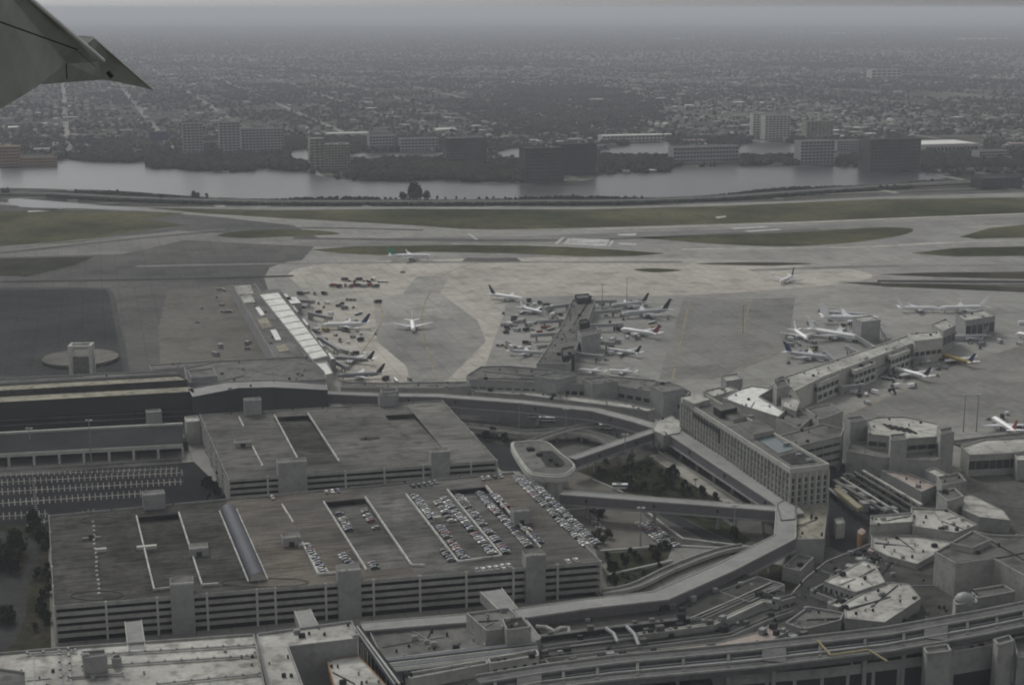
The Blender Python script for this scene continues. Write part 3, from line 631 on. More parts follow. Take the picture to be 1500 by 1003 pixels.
# ---- left pier with white roof pads
def left_pier():
    z = 12; bd = bl('long left pier with stained roof and pale patches', [(339, 417), (373, 415), (452, 528), (404, 528)], z, roof='roof_grey', wall='concrete_grey', units=10); o0 = bd.location
    for pl, mt in (([(343, 419), (366, 417), (372, 430), (350, 432)], 'roof_white'), ([(374, 450), (380, 449), (388, 461), (382, 462)], 'roof_bright'), ([(377, 468), (390, 465), (400, 479), (384, 481)], 'roof_beige'), ([(396, 483), (404, 482), (412, 497), (404, 498)], 'roof_bright'), ([(403, 506), (418, 504), (424, 513), (409, 515)], 'roof_beige'), ([(352, 434), (368, 432), (374, 442), (358, 444)], 'roof_white')):
        MB().prism(PX(pl, z + .5), z, z + .5).build('roof_panel', mt, bd, origin=tuple(o0))
    rt = bl('bright white strip of square roof pads on the left pier', [(376, 426), (410, 423), (484, 523), (456, 530)], z + 1.5, roof='roof_grey', wall='concrete_grey', par=0); o0 = rt.location
    n = 11
    for i in range(n):
        f0, f1 = (i + .06) / n, (i + .94) / n
        A, B, C_, D = [Vector(q) for q in ((381, 431), (407, 428), (480, 521), (458, 526))]
        q = [A.lerp(D, f0), B.lerp(C_, f0), B.lerp(C_, f1), A.lerp(D, f1)]
        MB().prism(PX([tuple(x) for x in q], z + 2.6), z + 1.5, z + 2.6).build('roof_pad', 'roof_bright', rt, origin=tuple(o0))
    for i, (x, y) in enumerate([(410, 431), (424, 436), (420, 449), (436, 468), (448, 487), (458, 500), (474, 518)]):
        bl('small pale gate annex on the right side of the left pier', [(x - 8, y), (x + 10, y - 2), (x + 18, y + 8), (x - 1, y + 10)], 9.5, name='gate_annex', roof='roof_bright', wall='concrete_grey', par=.4, group='gate annexes of the left pier')
    bl('white end block where the left pier meets the terminal', [(462, 532), (478, 530), (488, 548), (470, 552)], 13, roof='roof_bright', wall='pale_wall')
left_pier()
# ---- south terminal on the left
bl('broad grey roof at the root of the left pier', [(270, 540), (320, 530), (452, 523), (476, 546), (478, 556), (385, 562), (275, 562)], 20, roof='roof_grey', wall='concrete_grey', units=12, seams=3)
bl('grey flat block on the broad terminal roof', [(275, 544), (312, 540), (318, 552), (280, 555)], 23, roof='roof_grey', wall='concrete_grey', units=1)
bl('curved grey terminal roof over a dark glass front', [(276, 570), (330, 560), (400, 557), (478, 563), (480, 572), (400, 568), (350, 569), (282, 582)], 22, roof='walk_roof', wall='glass', par=.5, units=4)
bl('long low grey roof edging the left apron', [(218, 536), (330, 528), (336, 534), (222, 543)], 14, roof='roof_grey', wall='concrete', units=8)
bl('upper pale canopy roof of the left terminal', [(-400, 582), (0, 565), (262, 551), (275, 557), (0, 573), (-400, 590)], 24, base=14, roof='roof_beige', wall='roof_dark', par=.4)
bl('lower pale canopy roof of the left terminal', [(-400, 600), (0, 581), (280, 566), (285, 574), (0, 590), (-400, 610)], 22, base=12, roof='roof_beige', wall='metal_dark', par=.4)
bl('dark glass hall under the pale canopies of the left terminal', [(-400, 590), (0, 572), (262, 557), (292, 575), (0, 590), (-400, 609)], 20, wall='glass', roof='roof_grey', par=.2, bands=[(e_, z_, z_ + .5, 9, .96, 'metal_grey') for e_ in (3, 4) for z_ in (15.5, 12, 8.5, 5)])
bl('long grey service roof behind the left canopies', [(-400, 572), (0, 556), (215, 545), (262, 548), (0, 563), (-400, 580)], 17, roof='roof_grey', wall='concrete_grey', units=10)
bl('small grey box standing at the roadside viaduct end', [(213, 602), (234, 600), (237, 604), (215, 606)], 14, wall='concrete_grey', roof='roof_white')
bl('pale cube beside the back garage corner', [(270, 612), (289, 610), (293, 618), (273, 620)], 13, wall='pale_wall', roof='roof_white')
# round pale roof with portal frame behind the left terminal
P_ = W(118, 524, 2); rr_ = thing('round_pavilion', 'round pale roof disc on the dark left apron', 'pavilion', (P_.x, P_.y, 0))
MB().tube([(0, 0, 0), (0, 0, 2)], 25, 32).build('wall', 'concrete_grey', rr_); MB().tube([(0, 0, 2), (0, 0, 2.6), (0, 0, 3.2)], [28, 28, 2], 36).build('roof', 'tan_concrete', rr_)
P_ = W(119, 548, 4); rr_ = thing('portal_tower', 'tall open portal frame in front of the round roof disc', 'tower', (P_.x, P_.y, 0), R(4))
for s in (-1, 1):
    for t in (0, 1): MB().box((s * 7.2, t * 10, 12.5), (2, 2, 25)).build('post', 'pale_wall', rr_)
    MB().box((s * 7.2, 5, 24.2), (1.8, 8, 1.6)).build('beam', 'pale_wall', rr_)
for t in (0, 1): MB().box((0, t * 10, 24.2), (12.4, 1.8, 1.6)).build('beam', 'pale_wall', rr_)
MB().box((0, 6, 8), (12, 5, 16)).build('core', 'roof_grey', rr_)
# ---- viaduct and lower roads on the left
def viaduct():
    path = [(-400, 687), (0, 667), (130, 660), (268, 653)]; z = 7
    pts = [Vector(q) for q in PX(path, z)]; c = pts[2]; rt = thing('road_viaduct', 'raised terminal road on evenly spaced pillars at left', 'viaduct', (c.x, c.y, 0)); org = (c.x, c.y, 0)
    far = [Vector(q) for q in PX([(-400, 655), (0, 636), (130, 629), (268, 622)], z)]
    MB().prism([tuple(p) for p in pts] + [tuple(p) for p in far][::-1], z - 1.2, z).build('road_deck', 'dark_road', rt, origin=org)
    for pp, hh, w_ in ((pts, 1.1, .5), (far, 1.3, 2.2)):
        m = MB(); m.ribbon(pp, w_, z - 1.2, z + hh); m.build('edge_wall', 'pale_wall', rt, origin=org)
    for x in (-62, -25, 12, 49, 86, 122, 159, 195, 231, 267):
        yy = 667 - x * .052; p = W(x, yy, z); MB().box((p.x, p.y + .4, (z - 1.2) / 2), (1.4, 1.8, z - 1.2), GRID).build('pillar', 'pale_wall', rt, origin=org)
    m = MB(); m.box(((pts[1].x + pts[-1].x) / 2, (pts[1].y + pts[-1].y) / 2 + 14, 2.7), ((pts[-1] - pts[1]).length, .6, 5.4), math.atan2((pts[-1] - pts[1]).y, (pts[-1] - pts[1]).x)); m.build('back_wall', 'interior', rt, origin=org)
viaduct()
patch('lower_road', [(-400, 720), (0, 689), (265, 672), (268, 678), (0, 696), (-400, 728)], 'road', .06)
patch('car_park', [(-400, 740), (0, 697), (284, 676), (345, 735), (300, 790), (-400, 830)], 'lot_asphalt', .04)
patch('yard', [(-400, 830), (0, 770), (70, 768), (75, 950), (-400, 1010)], 'dark_grass', .05)
patch('small_road', [(-300, 846), (0, 838), (28, 838), (42, 850), (38, 900), (22, 942), (-10, 960), (-300, 960)], 'asphalt', .07)
patch('small_road', [(-200, 785), (0, 778), (40, 785), (60, 800), (58, 815), (35, 850), (28, 846), (45, 812), (36, 796), (0, 790), (-200, 800)], 'asphalt', .08)
# stall lines of the car park
mk = MB()
for r_, (x0, x1, y0, y1) in enumerate([(0, 262, 696, 686), (-30, 268, 708, 692), (-30, 268, 722, 705), (-30, 215, 739, 722), (-30, 70, 758, 752), (40, 138, 769, 748)]):
    a, c = W(x0, y0), W(x1, y1); d = c - a; L = d.length; d.normalize(); nn = Vector((-d.y, d.x, 0)); mk.beam((a.x, a.y, .1), (c.x, c.y, .1), .9, .02)
    k = 0
    while k * 3.0 < L:
        p = a + d * k * 3.0; hl = 6.2 if 0 < r_ < 5 else 4; vv = (p - Vector((0, 0, 0))).to_2d().normalized().to_3d()
        q0, q1 = p - vv * hl, p + vv * hl; mk.beam((q0.x, q0.y, .13), (q1.x, q1.y, .13), .42, .02); k += 1
a, c = W(49, 700), W(55, 775); 
for k in range(26):
    p = a.lerp(c, k / 26); mk.beam((p.x - .8, p.y, .16), (p.x + .8, p.y, .16), .8, .02)
tag(mk.build('stall_marking', 'paint_faint'), 'white parking stall lines on the dark car park', kind='structure')

# ---------------------------------------------------------------- the ground inside the terminal ring
patch('ring_ground', [(660, 600), (880, 612), (960, 640), (1140, 750), (1130, 800), (960, 872), (890, 860), (870, 800), (760, 690), (700, 640)], 'road', .03)
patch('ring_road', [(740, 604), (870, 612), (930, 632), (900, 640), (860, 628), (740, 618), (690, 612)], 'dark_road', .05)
patch('parking_lot', [(820, 748), (932, 742), (990, 800), (965, 812), (880, 808), (850, 780)], 'tan_concrete', .05)
patch('ring_road', [(940, 740), (968, 742), (1105, 812), (1090, 822)], 'dark_road', .06)
patch('access_road', [(880, 826), (985, 802), (1060, 800), (1085, 808), (975, 862), (935, 872), (905, 860)], 'mid_asphalt', .05)
patch('shrub_bed', [(885, 812), (930, 806), (985, 800), (978, 818), (925, 840), (893, 842)], 'dark_grass', .08)
patch('shrub_bed', [(888, 846), (930, 838), (985, 824), (960, 850), (905, 868)], 'dark_grass', .08)
patch('garden_bed', [(842, 690), (905, 668), (960, 690), (1040, 735), (920, 722), (880, 712)], 'dark_grass', .08)
patch('sandy_lot', [(950, 668), (975, 662), (1095, 738), (1060, 738)], 'pale_and_sunlit_concrete', .09)
patch('ring_road', [(985, 650), (1000, 650), (1130, 735), (1115, 738)], 'dark_road', .1)
patch('side_lot', [(845, 690), (870, 700), (905, 720), (835, 716), (830, 700)], 'tan_concrete', .1)
patch('bottom_yard', [(1000, 985), (1700, 900), (1700, 1300), (900, 1300)], 'dark_road', .05)
patch('right_yard', [(1210, 690), (1262, 664), (1400, 700), (1450, 690), (1700, 680), (1700, 1000), (1100, 1000), (1140, 840)], 'road', .03)
patch('yard_pit', [(1213, 700), (1250, 690), (1345, 742), (1338, 752), (1278, 760), (1275, 830), (1215, 800)], 'dark_road', .06)
patch('right_car_park', [(1405, 690), (1500, 682), (1600, 690), (1600, 745), (1500, 745), (1430, 715)], 'road', .06)
grove_later = [(285, 690), (318, 684), (335, 735), (305, 735)]
# raised inner road ramps
def ramp_road(label, path, z, width, wall='concrete'):
    pts = [Vector(q) for q in spline(PX(path, z), 5)]; c = pts[len(pts) // 2]; rt = thing('road_ramp', label, 'road ramp', (c.x, c.y, 0)); org = (c.x, c.y, 0)
    m = MB(); m.ribbon(pts, width, z - 1, z); m.build('road_deck', 'road', rt, origin=org)
    for s in (-1, 1): m = MB(); m.ribbon(offset(pts, s * (width / 2 + .2)), .4, z - 1, z + .9); m.build('edge_wall', wall, rt, origin=org)
    m = MB(); m.ribbon(pts, .3, z + .03, z + .03); m.build('lane_line', 'paint_faint', rt, origin=org)
    for p in pts[2::5]: MB().box((p.x, p.y, (z - 1) / 2), (1.6, 1.6, z - 1)).build('pillar', wall, rt, origin=org)
ramp_road('raised curved road passing behind the round platform', [(640, 620), (700, 626), (770, 634), (830, 632), (880, 640), (905, 652)], 5, 9)
ramp_road('narrow ramp road joining beside the round platform', [(760, 655), (800, 640), (840, 628), (880, 622)], 5.5, 6)
ramp_road('raised road at the right edge beyond the low glass building', [(1400, 650), (1440, 645), (1500, 638), (1620, 628)], 8, 9)
ramp_road('curving railed road under the bent walkway', [(880, 868), (930, 858), (985, 832), (1050, 808), (1090, 800)], 2, 4.5, 'pale_wall')
for i, (a_, b_, w_, z_, mt_) in enumerate([((1222, 702), (1298, 748), 2.2, 5, 'roof_grey'), ((1232, 698), (1316, 750), 1.2, 4.5, 'roof_white'), ((1242, 694), (1330, 748), 2.6, 5, 'roof_dark'), ((1252, 690), (1342, 744), 1.4, 6, 'roof_grey'), ((1264, 688), (1350, 738), 1.8, 7, 'roof_white'), ((1236, 712), (1280, 744), 2.0, 3.5, 'metal_grey'), ((1212, 712), (1250, 745), 1.2, 5, 'metal_grey')]):
    A_, B_ = W(*a_, z_), W(*b_, z_); rt = thing('service_duct', ['first', 'second', 'third', 'fourth', 'fifth', 'sixth', 'seventh'][i] + ' of the parallel ducts running down the dark yard, counted from the hotel side', 'duct', (A_ + B_) / 2 - Vector((0, 0, z_))); og = tuple(rt.location)
    MB().beam(A_, B_, w_, .8).build('duct', mt_, rt, origin=og)
    for k in range(9): p = A_.lerp(B_, k / 8); MB().box((p.x, p.y, z_ / 2 - .4), (.5, .5, z_ - .8)).build('post', 'metal_dark', rt, origin=og)
bl('yellowish pipe bridge right of the hotel end', [(1221, 716), (1228, 713), (1264, 742), (1256, 745)], 8, base=6.6, name='pipe_bridge', cat='pipe bridge', roof='roof_beige', wall='dull_yellow', par=.2)
for i in range(26):
    x, y = random.uniform(1215, 1330), 0; y = 700 + (x - 1215) * .4 + random.uniform(-8, 30); p = W(x, y, 0)
    h = random.uniform(2, 5); o = MB().box((0, 0, h / 2), (random.uniform(3, 9), random.uniform(3, 7), h)).box((0, 0, h + .2), (2, 2, .5)).build('service_shed', [('concrete_grey', 'metal_grey', 'metal_dark', 'roof_dark', 'roof_grey')[i % 5]]); o.location = p; o.rotation_euler.z = GRID
    tag(o, ['pale concrete', 'grey metal', 'dark metal', 'dark roofed', 'grey stained'][i % 5] + ' service shed in the cluttered yard right of the hotel', 'shed', 'service sheds in the yard right of the hotel')
bl('white gantry box in the yard below the hotel end', [(1222, 762), (1234, 760), (1238, 768), (1225, 770)], 7, name='gantry_box', cat='shed', roof='roof_bright', wall='pale_wall')
bl('dark grey yard building below the walkway bend', [(1146, 832), (1168, 812), (1192, 818), (1172, 838)], 6, roof='roof_grey', units=3)
bl('small bright white flat roof under the bent walkway', [(1080, 832), (1112, 822), (1110, 838), (1088, 842)], 7, roof='roof_bright', wall='concrete_grey', name='canopy', cat='canopy')
bl('round water tank in rust red at the yard edge', closed_spline([(1256, 778), (1262, 773), (1268, 778), (1262, 783)], 4), 8, name='water_tank', cat='tank', roof='roof_pink', wall='orange', par=0)
# ---- lower right complex
bl('grey lower roof spread between the pale roofs at lower right', [(1180, 846), (1210, 822), (1275, 796), (1300, 812), (1400, 790), (1376, 830), (1410, 872), (1398, 905), (1290, 930), (1180, 940), (1110, 935), (1150, 880)], 7, roof='roof_dark', wall='concrete_grey', units=90, seams=8, par=.4)
bl('pale two level roof right of the yard', [(1275, 757), (1337, 752), (1337, 766), (1275, 770)], 14, roof='roof_white', wall='concrete', units=5, seams=1)
bl('bright stepped roof joined to the two level pale roof', [(1334, 745), (1386, 747), (1432, 770), (1402, 782), (1337, 772)], 13, roof='roof_white', wall='concrete', units=10, seams=3)
bl('lower pale roof with dark pits right of the yard', [(1276, 784), (1337, 786), (1400, 784), (1390, 802), (1343, 828), (1300, 816), (1276, 804)], 9, roof='roof_white', wall='concrete', units=12, seams=3)
bl('white peaked canopy near the right car park', [(1408, 728), (1422, 724), (1470, 748), (1480, 762), (1434, 757), (1410, 746)], 7, roof='roof_white', wall='concrete_grey', par=.2, name='canopy_roof', cat='canopy')
bl('small grey block before the white canopy', [(1372, 722), (1398, 716), (1412, 728), (1388, 736)], 11, units=5)
bl('grey roof block behind the white canopy', [(1372, 700), (1404, 694), (1416, 706), (1380, 712)], 12, roof='roof_grey', units=5)
bl('pale roof with a zigzag dark seam', [(1207, 852), (1264, 821), (1282, 828), (1297, 853), (1253, 868)], 13, roof='roof_white', wall='concrete', base=5, units=6, seams=3, par=.4, bands=[(4, 9, 11, 6, .45)])
bl('large stained pale roof beside the people mover track', [(1236, 884), (1262, 869), (1302, 853), (1331, 856), (1349, 877), (1296, 912), (1238, 906)], 12, base=5, roof='roof_white', wall='concrete', units=14, seams=3, par=.4)
bl('grey brown roof block left of the large stained roof', [(1150, 914), (1184, 890), (1236, 899), (1232, 910), (1178, 924)], 11, base=5, roof='roof_grey', wall='concrete_grey', units=7, seams=2)
bl('small bright roof tucked between two pale roofs', [(1212, 886), (1232, 876), (1246, 882), (1228, 892)], 11, base=6, roof='roof_white', wall='concrete', units=3)
bl('dark roof strip between pale roofs', [(1186, 866), (1206, 856), (1250, 872), (1232, 884)], 9, roof='roof_dark', units=7)
bl('tall plain walled box building at the right edge', [(1369, 810), (1400, 827), (1455, 820), (1520, 856), (1640, 840), (1640, 790), (1450, 785), (1424, 779)], 22, roof='roof_grey', wall='concrete', units=9, seams=3)
bl('peaked grey roof block behind the box building', [(1392, 797), (1424, 779), (1452, 792), (1425, 804)], 24, roof='roof_grey', wall='concrete')
bl('low box in front of the tall box building', [(1420, 866), (1470, 858), (1487, 868), (1432, 878)], 16, roof='roof_grey', wall='concrete', units=3)
bl('square plinth under the grey dome', [(1396, 880), (1428, 877), (1432, 884), (1400, 888)], 17, roof='roof_white', wall='concrete')
dm = W(1412, 880, 17); m = MB(); rt = thing('dome', 'small grey dome on a square plinth at right', 'dome', dm)
m.tube([(0, 0, 0), (0, 0, 1.2), (0, 0, 2.6), (0, 0, 3.5), (0, 0, 3.9)], [4, 3.9, 3.0, 1.7, .3], 20); m.build('dome_shell', 'metal_grey', rt, smooth=True); MB().tube([(0, 0, -.3), (0, 0, .1)], 4.4, 20).build('dome_rim', 'pale_wall', rt)
for k in range(34):
    x, y = random.uniform(1240, 1340), 0; y = 838 + (x - 1290) * -.1 + random.uniform(-10, 12); p = W(x, y, 0); h = random.uniform(4, 9)
    o = MB().box((0, 0, h / 2), (random.uniform(2, 6), random.uniform(2, 5), h)).tube([(1, 0, h), (1, 0, h + 1.5)], .4, 6).build('plant_unit', [('metal_grey', 'metal_dark', 'roof_pink', 'concrete')[k % 4]]); o.location = p; o.rotation_euler.z = R(random.choice([15, -30, 40]))
    tag(o, ['grey', 'dark', 'pinkish', 'pale'][k % 4] + ' cooling plant unit in the clutter between two pale roofs', 'plant unit', 'cooling plant between the pale roofs')
# ---- bottom middle: dark terraces with pipes
def terrace(label, path, w_, z, roof='roof_dark', units=8, pipe=True, wall='concrete', edge='pale_wall', name='terminal_building'):
    pts = [Vector(q) for q in PX(path, z)]; c = pts[len(pts) // 2]; rt = thing(name, label, TB, (c.x, c.y, 0)); org = (c.x, c.y, 0)
    m = MB(); m.ribbon(pts, w_, 0, z); m.build('wall', wall, rt, origin=org)
    m = MB(); m.ribbon(pts, w_ - .6, z, z + .15); m.build('roof', roof, rt, origin=org)
    for s in (-1, 1): m = MB(); m.ribbon(offset(pts, s * (w_ / 2 - .2)), .4, z, z + .5); m.build('parapet', edge, rt, origin=org)
    for i in range(units):
        k = random.randrange(len(pts) - 1); t = random.random(); p = pts[k].lerp(pts[k + 1], t); d = (pts[k + 1] - pts[k]).normalized(); nn = Vector((-d.y, d.x)); p = p + nn * random.uniform(-.35, .35) * w_; s_ = random.uniform(1, 3.4)
        MB().box((p.x, p.y, z + s_ * .4), (s_, s_ * .7, s_ * .8), math.atan2(d.y, d.x)).build('rooftop_unit', random.choice(['metal_grey', 'roof_grey', 'metal_dark', 'metal_dark']), rt, origin=org)
    if pipe:
        for off in (.25, -.3): MB().tube([(q[0], q[1], z + .8) for q in offset(pts, w_ * off)], .22, 6).build('roof_pipe', 'metal_grey', rt, origin=org)
    return rt
terrace('dark terrace roof just below the strip of palms', [(790, 924), (900, 910), (990, 897), (1050, 872), (1108, 846)], 17, 9.5, units=10, pipe=False, wall='roof_dark')
terrace('second dark terrace with thin silver pipes', [(790, 943), (900, 928), (1040, 912), (1115, 878), (1150, 868)], 13, 9, units=16, wall='concrete_grey', edge='concrete')
terrace('third narrow dark terrace above the pinkish strip', [(792, 958), (920, 943), (1060, 926), (1120, 900), (1150, 890)], 10, 8.5, roof='roof_dark', units=14, wall='concrete_grey', edge='concrete')
terrace('pale narrow roof strip carrying a ribbed pipe', [(935, 929), (1045, 914), (1118, 880), (1140, 884)], 2.2, 11, roof='roof_white', units=10, pipe=False, wall='concrete')
terrace('pinkish roof strip in front of the dark terraces', [(832, 974), (960, 959), (1060, 948), (1120, 932), (1142, 920)], 9, 10, roof='roof_pink', units=18, pipe=False, wall='concrete_grey', edge='concrete')
terrace('narrow grey catwalk between the dark terraces', [(780, 933), (900, 918), (1010, 905)], 1.6, 11, roof='roof_grey', units=6, pipe=False, wall='metal_dark', edge='concrete')
terrace('dark roof strip in front of the pinkish one', [(790, 985), (960, 968), (1140, 944), (1180, 932)], 7, 9, roof='roof_dark', units=12, pipe=False, wall='concrete_grey', edge='concrete')
patch('dark_court', [(770, 900), (900, 885), (1000, 880), (1110, 822), (1160, 830), (1180, 880), (1100, 960), (790, 985)], 'dark_grass', .1)
bl('grey brown flat roof left of the dark slope', [(1052, 868), (1110, 846), (1150, 858), (1098, 884)], 9, roof='roof_grey', wall='concrete_grey', units=4)
for i in range(3):
    x = 790 + i * 8; p0 = W(772 + i * 2, 915 - i * 2, 11); pts = [W(790, 918, 11), W(800, 922 - i, 11), W(812, 918, 11), W(826, 917, 11), W(833, 921, 11)]
MB_ = MB().tube([W(785, 917, 12), W(800, 918, 12), (W(812, 924, 12)), W(822, 919, 12), W(833, 919, 12), W(834, 926, 11)], .9, 8)
tag(MB_.build('bent_pipe', 'pale_wall'), 'fat bent white pipe where the long footbridge lands', 'pipe')
for (x0, y0, x1, y1, z_) in ((918, 917, 936, 945, 13), (888, 920, 905, 940, 12)):
    tag(MB().tube([W(x0, y0, z_), W((x0 + x1) / 2 + 3, (y0 + y1) / 2 - 2, z_ + 1), W(x1, y1, z_)], .8, 8).build('cross_pipe', 'metal_grey'), 'short pipe crossing the dark terrace below the palms' if x0 > 900 else 'thin pipe crossing the dark terrace further left', 'pipe')
# bottom centre
bl('grey flat terminal roof in front of the garage', [(540, 925), (612, 918), (690, 906), (712, 948), (640, 958), (560, 968)], 11, roof='roof_grey', wall='concrete', units=18, seams=4)
bl('boxy grey building where the long footbridge lands', [(683, 900), (745, 892), (772, 918), (712, 926)], 17, roof='roof_grey', wall='concrete', units=6, seams=2)
bl('lower grey box in front of the footbridge building', [(735, 908), (765, 905), (778, 920), (742, 925)], 19, roof='roof_dark', wall='concrete', units=3)
def rack(label, a0, a1, b0, b1, z, n, mt='metal_grey'):
    A0, A1, B0, B1 = W(*a0, z), W(*a1, z), W(*b0, z), W(*b1, z); rt = thing('pipe_rack', label, 'pipe rack', (A0 + B1) / 2 - Vector((0, 0, z))); org = tuple(rt.location)
    for i in range(n):
        p, q = A0.lerp(B0, i / (n - 1)), A1.lerp(B1, i / (n - 1)); MB().tube([p, q], random.choice([.25, .35, .5]), 6).build('pipe', random.choice(['metal_grey', 'metal_dark', 'pale_wall']), rt, origin=org)
    k = int((A1 - A0).length / 5)
    for j in range(k + 1):
        p, q = A0.lerp(A1, j / k), B0.lerp(B1, j / k); MB().beam((p.x, p.y, z - .5), (q.x, q.y, z - .5), .4, .5).build('cross_beam', 'metal_dark', rt, origin=org)
        for e in (p, q): MB().box((e.x, e.y, z / 2 - .5), (.5, .5, z - 1)).build('post', 'metal_dark', rt, origin=org)
rack('long pipe rack crossing in front of the grey flat roof', (560, 966), (785, 940), (572, 984), (790, 957), 13, 9)
rack('steep pipe rack beside the raised white roof', (516, 918), (575, 1003), (528, 917), (592, 1000), 14, 6)
bl('long low pale wall block below the pipe rack', [(594, 988), (712, 968), (716, 974), (600, 996)], 13, roof='roof_grey', wall='pale_wall', units=5)
bl('pale parapet block at the end of the pipe rack', [(714, 966), (786, 953), (790, 962), (718, 974)], 14, roof='roof_grey', wall='pale_wall', units=4, bands=[(2, 9, 12, 5, .4)])
bl('grey flat roof at the bottom centre', [(600, 1000), (716, 978), (800, 968), (850, 1030), (620, 1060)], 9, roof='roof_grey', units=14, seams=3)
bl('square pale roof box right of the pipe rack', [(790, 974), (822, 970), (826, 982), (794, 986)], 14, roof='roof_dark', wall='pale_wall', par=.6)
# bottom left
bl('wide stained white terminal roof at bottom left', [(-300, 985), (0, 958), (90, 950), (372, 930), (400, 1060), (-300, 1120)], 12, roof='roof_white', wall='concrete', units=30, seams=5)
bl('raised L shaped white roof with a grey courtyard wall', [(376, 930), (516, 911), (524, 937), (423, 949), (446, 1010), (440, 1080), (415, 1080)], 18, roof='roof_white', wall='concrete_grey', units=18, seams=2)
bl('white roof with orange edge beside the dark courtyard', [(478, 967), (526, 960), (566, 1003), (590, 1060), (505, 1060)], 12, roof='roof_white', wall='orange', base=9.5, par=.2, units=14, seams=2)
bl('grey plant box on the wide white roof', [(120, 956), (154, 953), (157, 962), (122, 966)], 19, base=12, name='plant_room', cat='plant room', roof='roof_grey', wall='concrete_grey', units=1)
bl('small grey plant box beside the larger one', [(163, 962), (177, 960), (178, 966), (165, 968)], 15, base=12, name='plant_room', cat='plant room', roof='roof_grey', wall='concrete_grey')
bl('dark grey roof corner at the bottom left edge', [(-60, 972), (38, 986), (42, 1040), (-60, 1060)], 17, base=12, roof='roof_grey', wall='concrete_grey', name='plant_room', cat='plant room')
for (a_, b_) in (((120, 958), (372, 943)), ((120, 975), (385, 958)), ((100, 950), (104, 1003)), ((86, 958), (90, 1003)), ((40, 956), (110, 952)), ((230, 1000), (380, 985)), ((100, 990), (180, 985))):
    a, c = W(*a_, 13), W(*b_, 13); rt = thing('roof_walkway', 'raised pipe run crossing the wide white roof', 'pipe run', (a + c) / 2 - Vector((0, 0, 1)), 0, 'pipe runs on the wide white roof'); org = tuple(rt.location)
    MB().beam(a, c, 1.0, .5).build('duct', 'concrete_grey', rt, origin=org)
    n = max(2, int((c - a).length / 6))
    for i in range(n + 1): p = a.lerp(c, i / n); MB().box((p.x, p.y, 13.2), (.8, 1.3, .8), GRID).build('support', 'metal_grey', rt, origin=org)
# ---- people mover track at bottom right
def track():
    z = 21; far = [(700, 996), (800, 980), (900, 967), (1100, 948), (1300, 925), (1440, 900), (1520, 884), (1700, 850)]; near = [(700, 1024), (800, 1004), (900, 992), (1100, 974), (1300, 950), (1440, 925), (1520, 908), (1700, 872)]
    A = [Vector(q) for q in PX(far, z)]; B = [Vector(q) for q in PX(near, z)]; c = A[3]
    rt = thing('people_mover_track', 'long raised people mover track with dark wells between two beams', 'track', (c.x, c.y, 0)); org = (c.x, c.y, 0)
    for P, w_ in ((A, 7), (B, 6)):
        m = MB(); m.ribbon(P, w_, z - 2.2, z); m.build('track_beam', 'track_grey', rt, origin=org)
        for s in (-1, 1): m = MB(); m.ribbon(offset(P, s * (w_ / 2 - .2)), .4, z, z + .8); m.build('edge_wall', 'concrete', rt, origin=org)
    for i in range(len(A) - 1):
        n = max(1, round((A[i + 1] - A[i]).length / 17))
        for k in range(n):
            p, q = A[i].lerp(A[i + 1], (k + .5) / n), B[i].lerp(B[i + 1], (k + .5) / n)
            wide = (i * 3 + k) % 4 == 1
            MB().beam((p.x, p.y, z + (.5 if wide else .25)), (q.x, q.y, z + (.5 if wide else .25)), 9 if wide else 1.2, 1.0).build('cross_slab' if wide else 'cross_beam', 'track_grey' if wide else 'roof_grey', rt, origin=org)
            if k % 2 == 0:
                for e in (p, q): MB().box((e.x, e.y, (z - 2.2) / 2), (1.6, 1.6, z - 2.2)).build('pillar', 'concrete_grey', rt, origin=org)
    for off in (.36, .52, .68):
        m = MB(); m.ribbon([a.lerp(b_, off) for a, b_ in zip(A, B)], .7, z - 1.6, z - 1.0); m.build('rail', 'metal_grey', rt, origin=org)
    m = MB(); m.ribbon([a.lerp(b_, .5) for a, b_ in zip(A, B)], (A[3] - B[3]).length - 7, z - 4, z - 3.5); m.build('track_floor', 'interior', rt, origin=org)
track()
for i, (a_, b_) in enumerate([((1197, 936), (1217, 958)), ((1217, 958), (1272, 950)), ((1272, 950), (1300, 967))]):
    tag(MB().beam(W(*a_, 22.6), W(*b_, 22.6), .7, .6).build('yellow_beam', 'dull_yellow'), ['left sloping yellow beam on the track', 'level yellow beam on the track', 'right sloping yellow beam on the track'][i], 'beam')
bl('terminal front with dark bays below the track', [(1040, 984), (1200, 972), (1350, 954), (1354, 964), (1205, 982), (1042, 995)], 15, roof='roof_dark', wall='concrete', units=12, seams=2, bands=[(3, 3, 12, 4, .86), (4, 3, 12, 4, .86)])
bl('left square tower under the track at bottom right', [(1352, 950), (1388, 945), (1394, 955), (1358, 960)], 21, wall='concrete', roof='roof_grey')
bl('right square tower under the track at bottom right', [(1455, 938), (1478, 932), (1486, 940), (1462, 947)], 21, wall='concrete', roof='roof_grey')
bl('recessed wall with a dark opening between the two towers', [(1392, 950), (1456, 940), (1460, 946), (1394, 957)], 17, wall='concrete_grey', roof='roof_pink', bands=[(2, 0, 8, 1, .85)], units=5)
bl('grey block at the lower right corner', [(1484, 935), (1600, 915), (1600, 960), (1490, 965)], 15, wall='concrete_grey', roof='roof_grey', units=5)
bl('grey strip roof left of the people mover towers', [(850, 1000), (1040, 985), (1060, 1040), (870, 1050)], 15, roof='roof_dark', wall='concrete_grey', units=10)

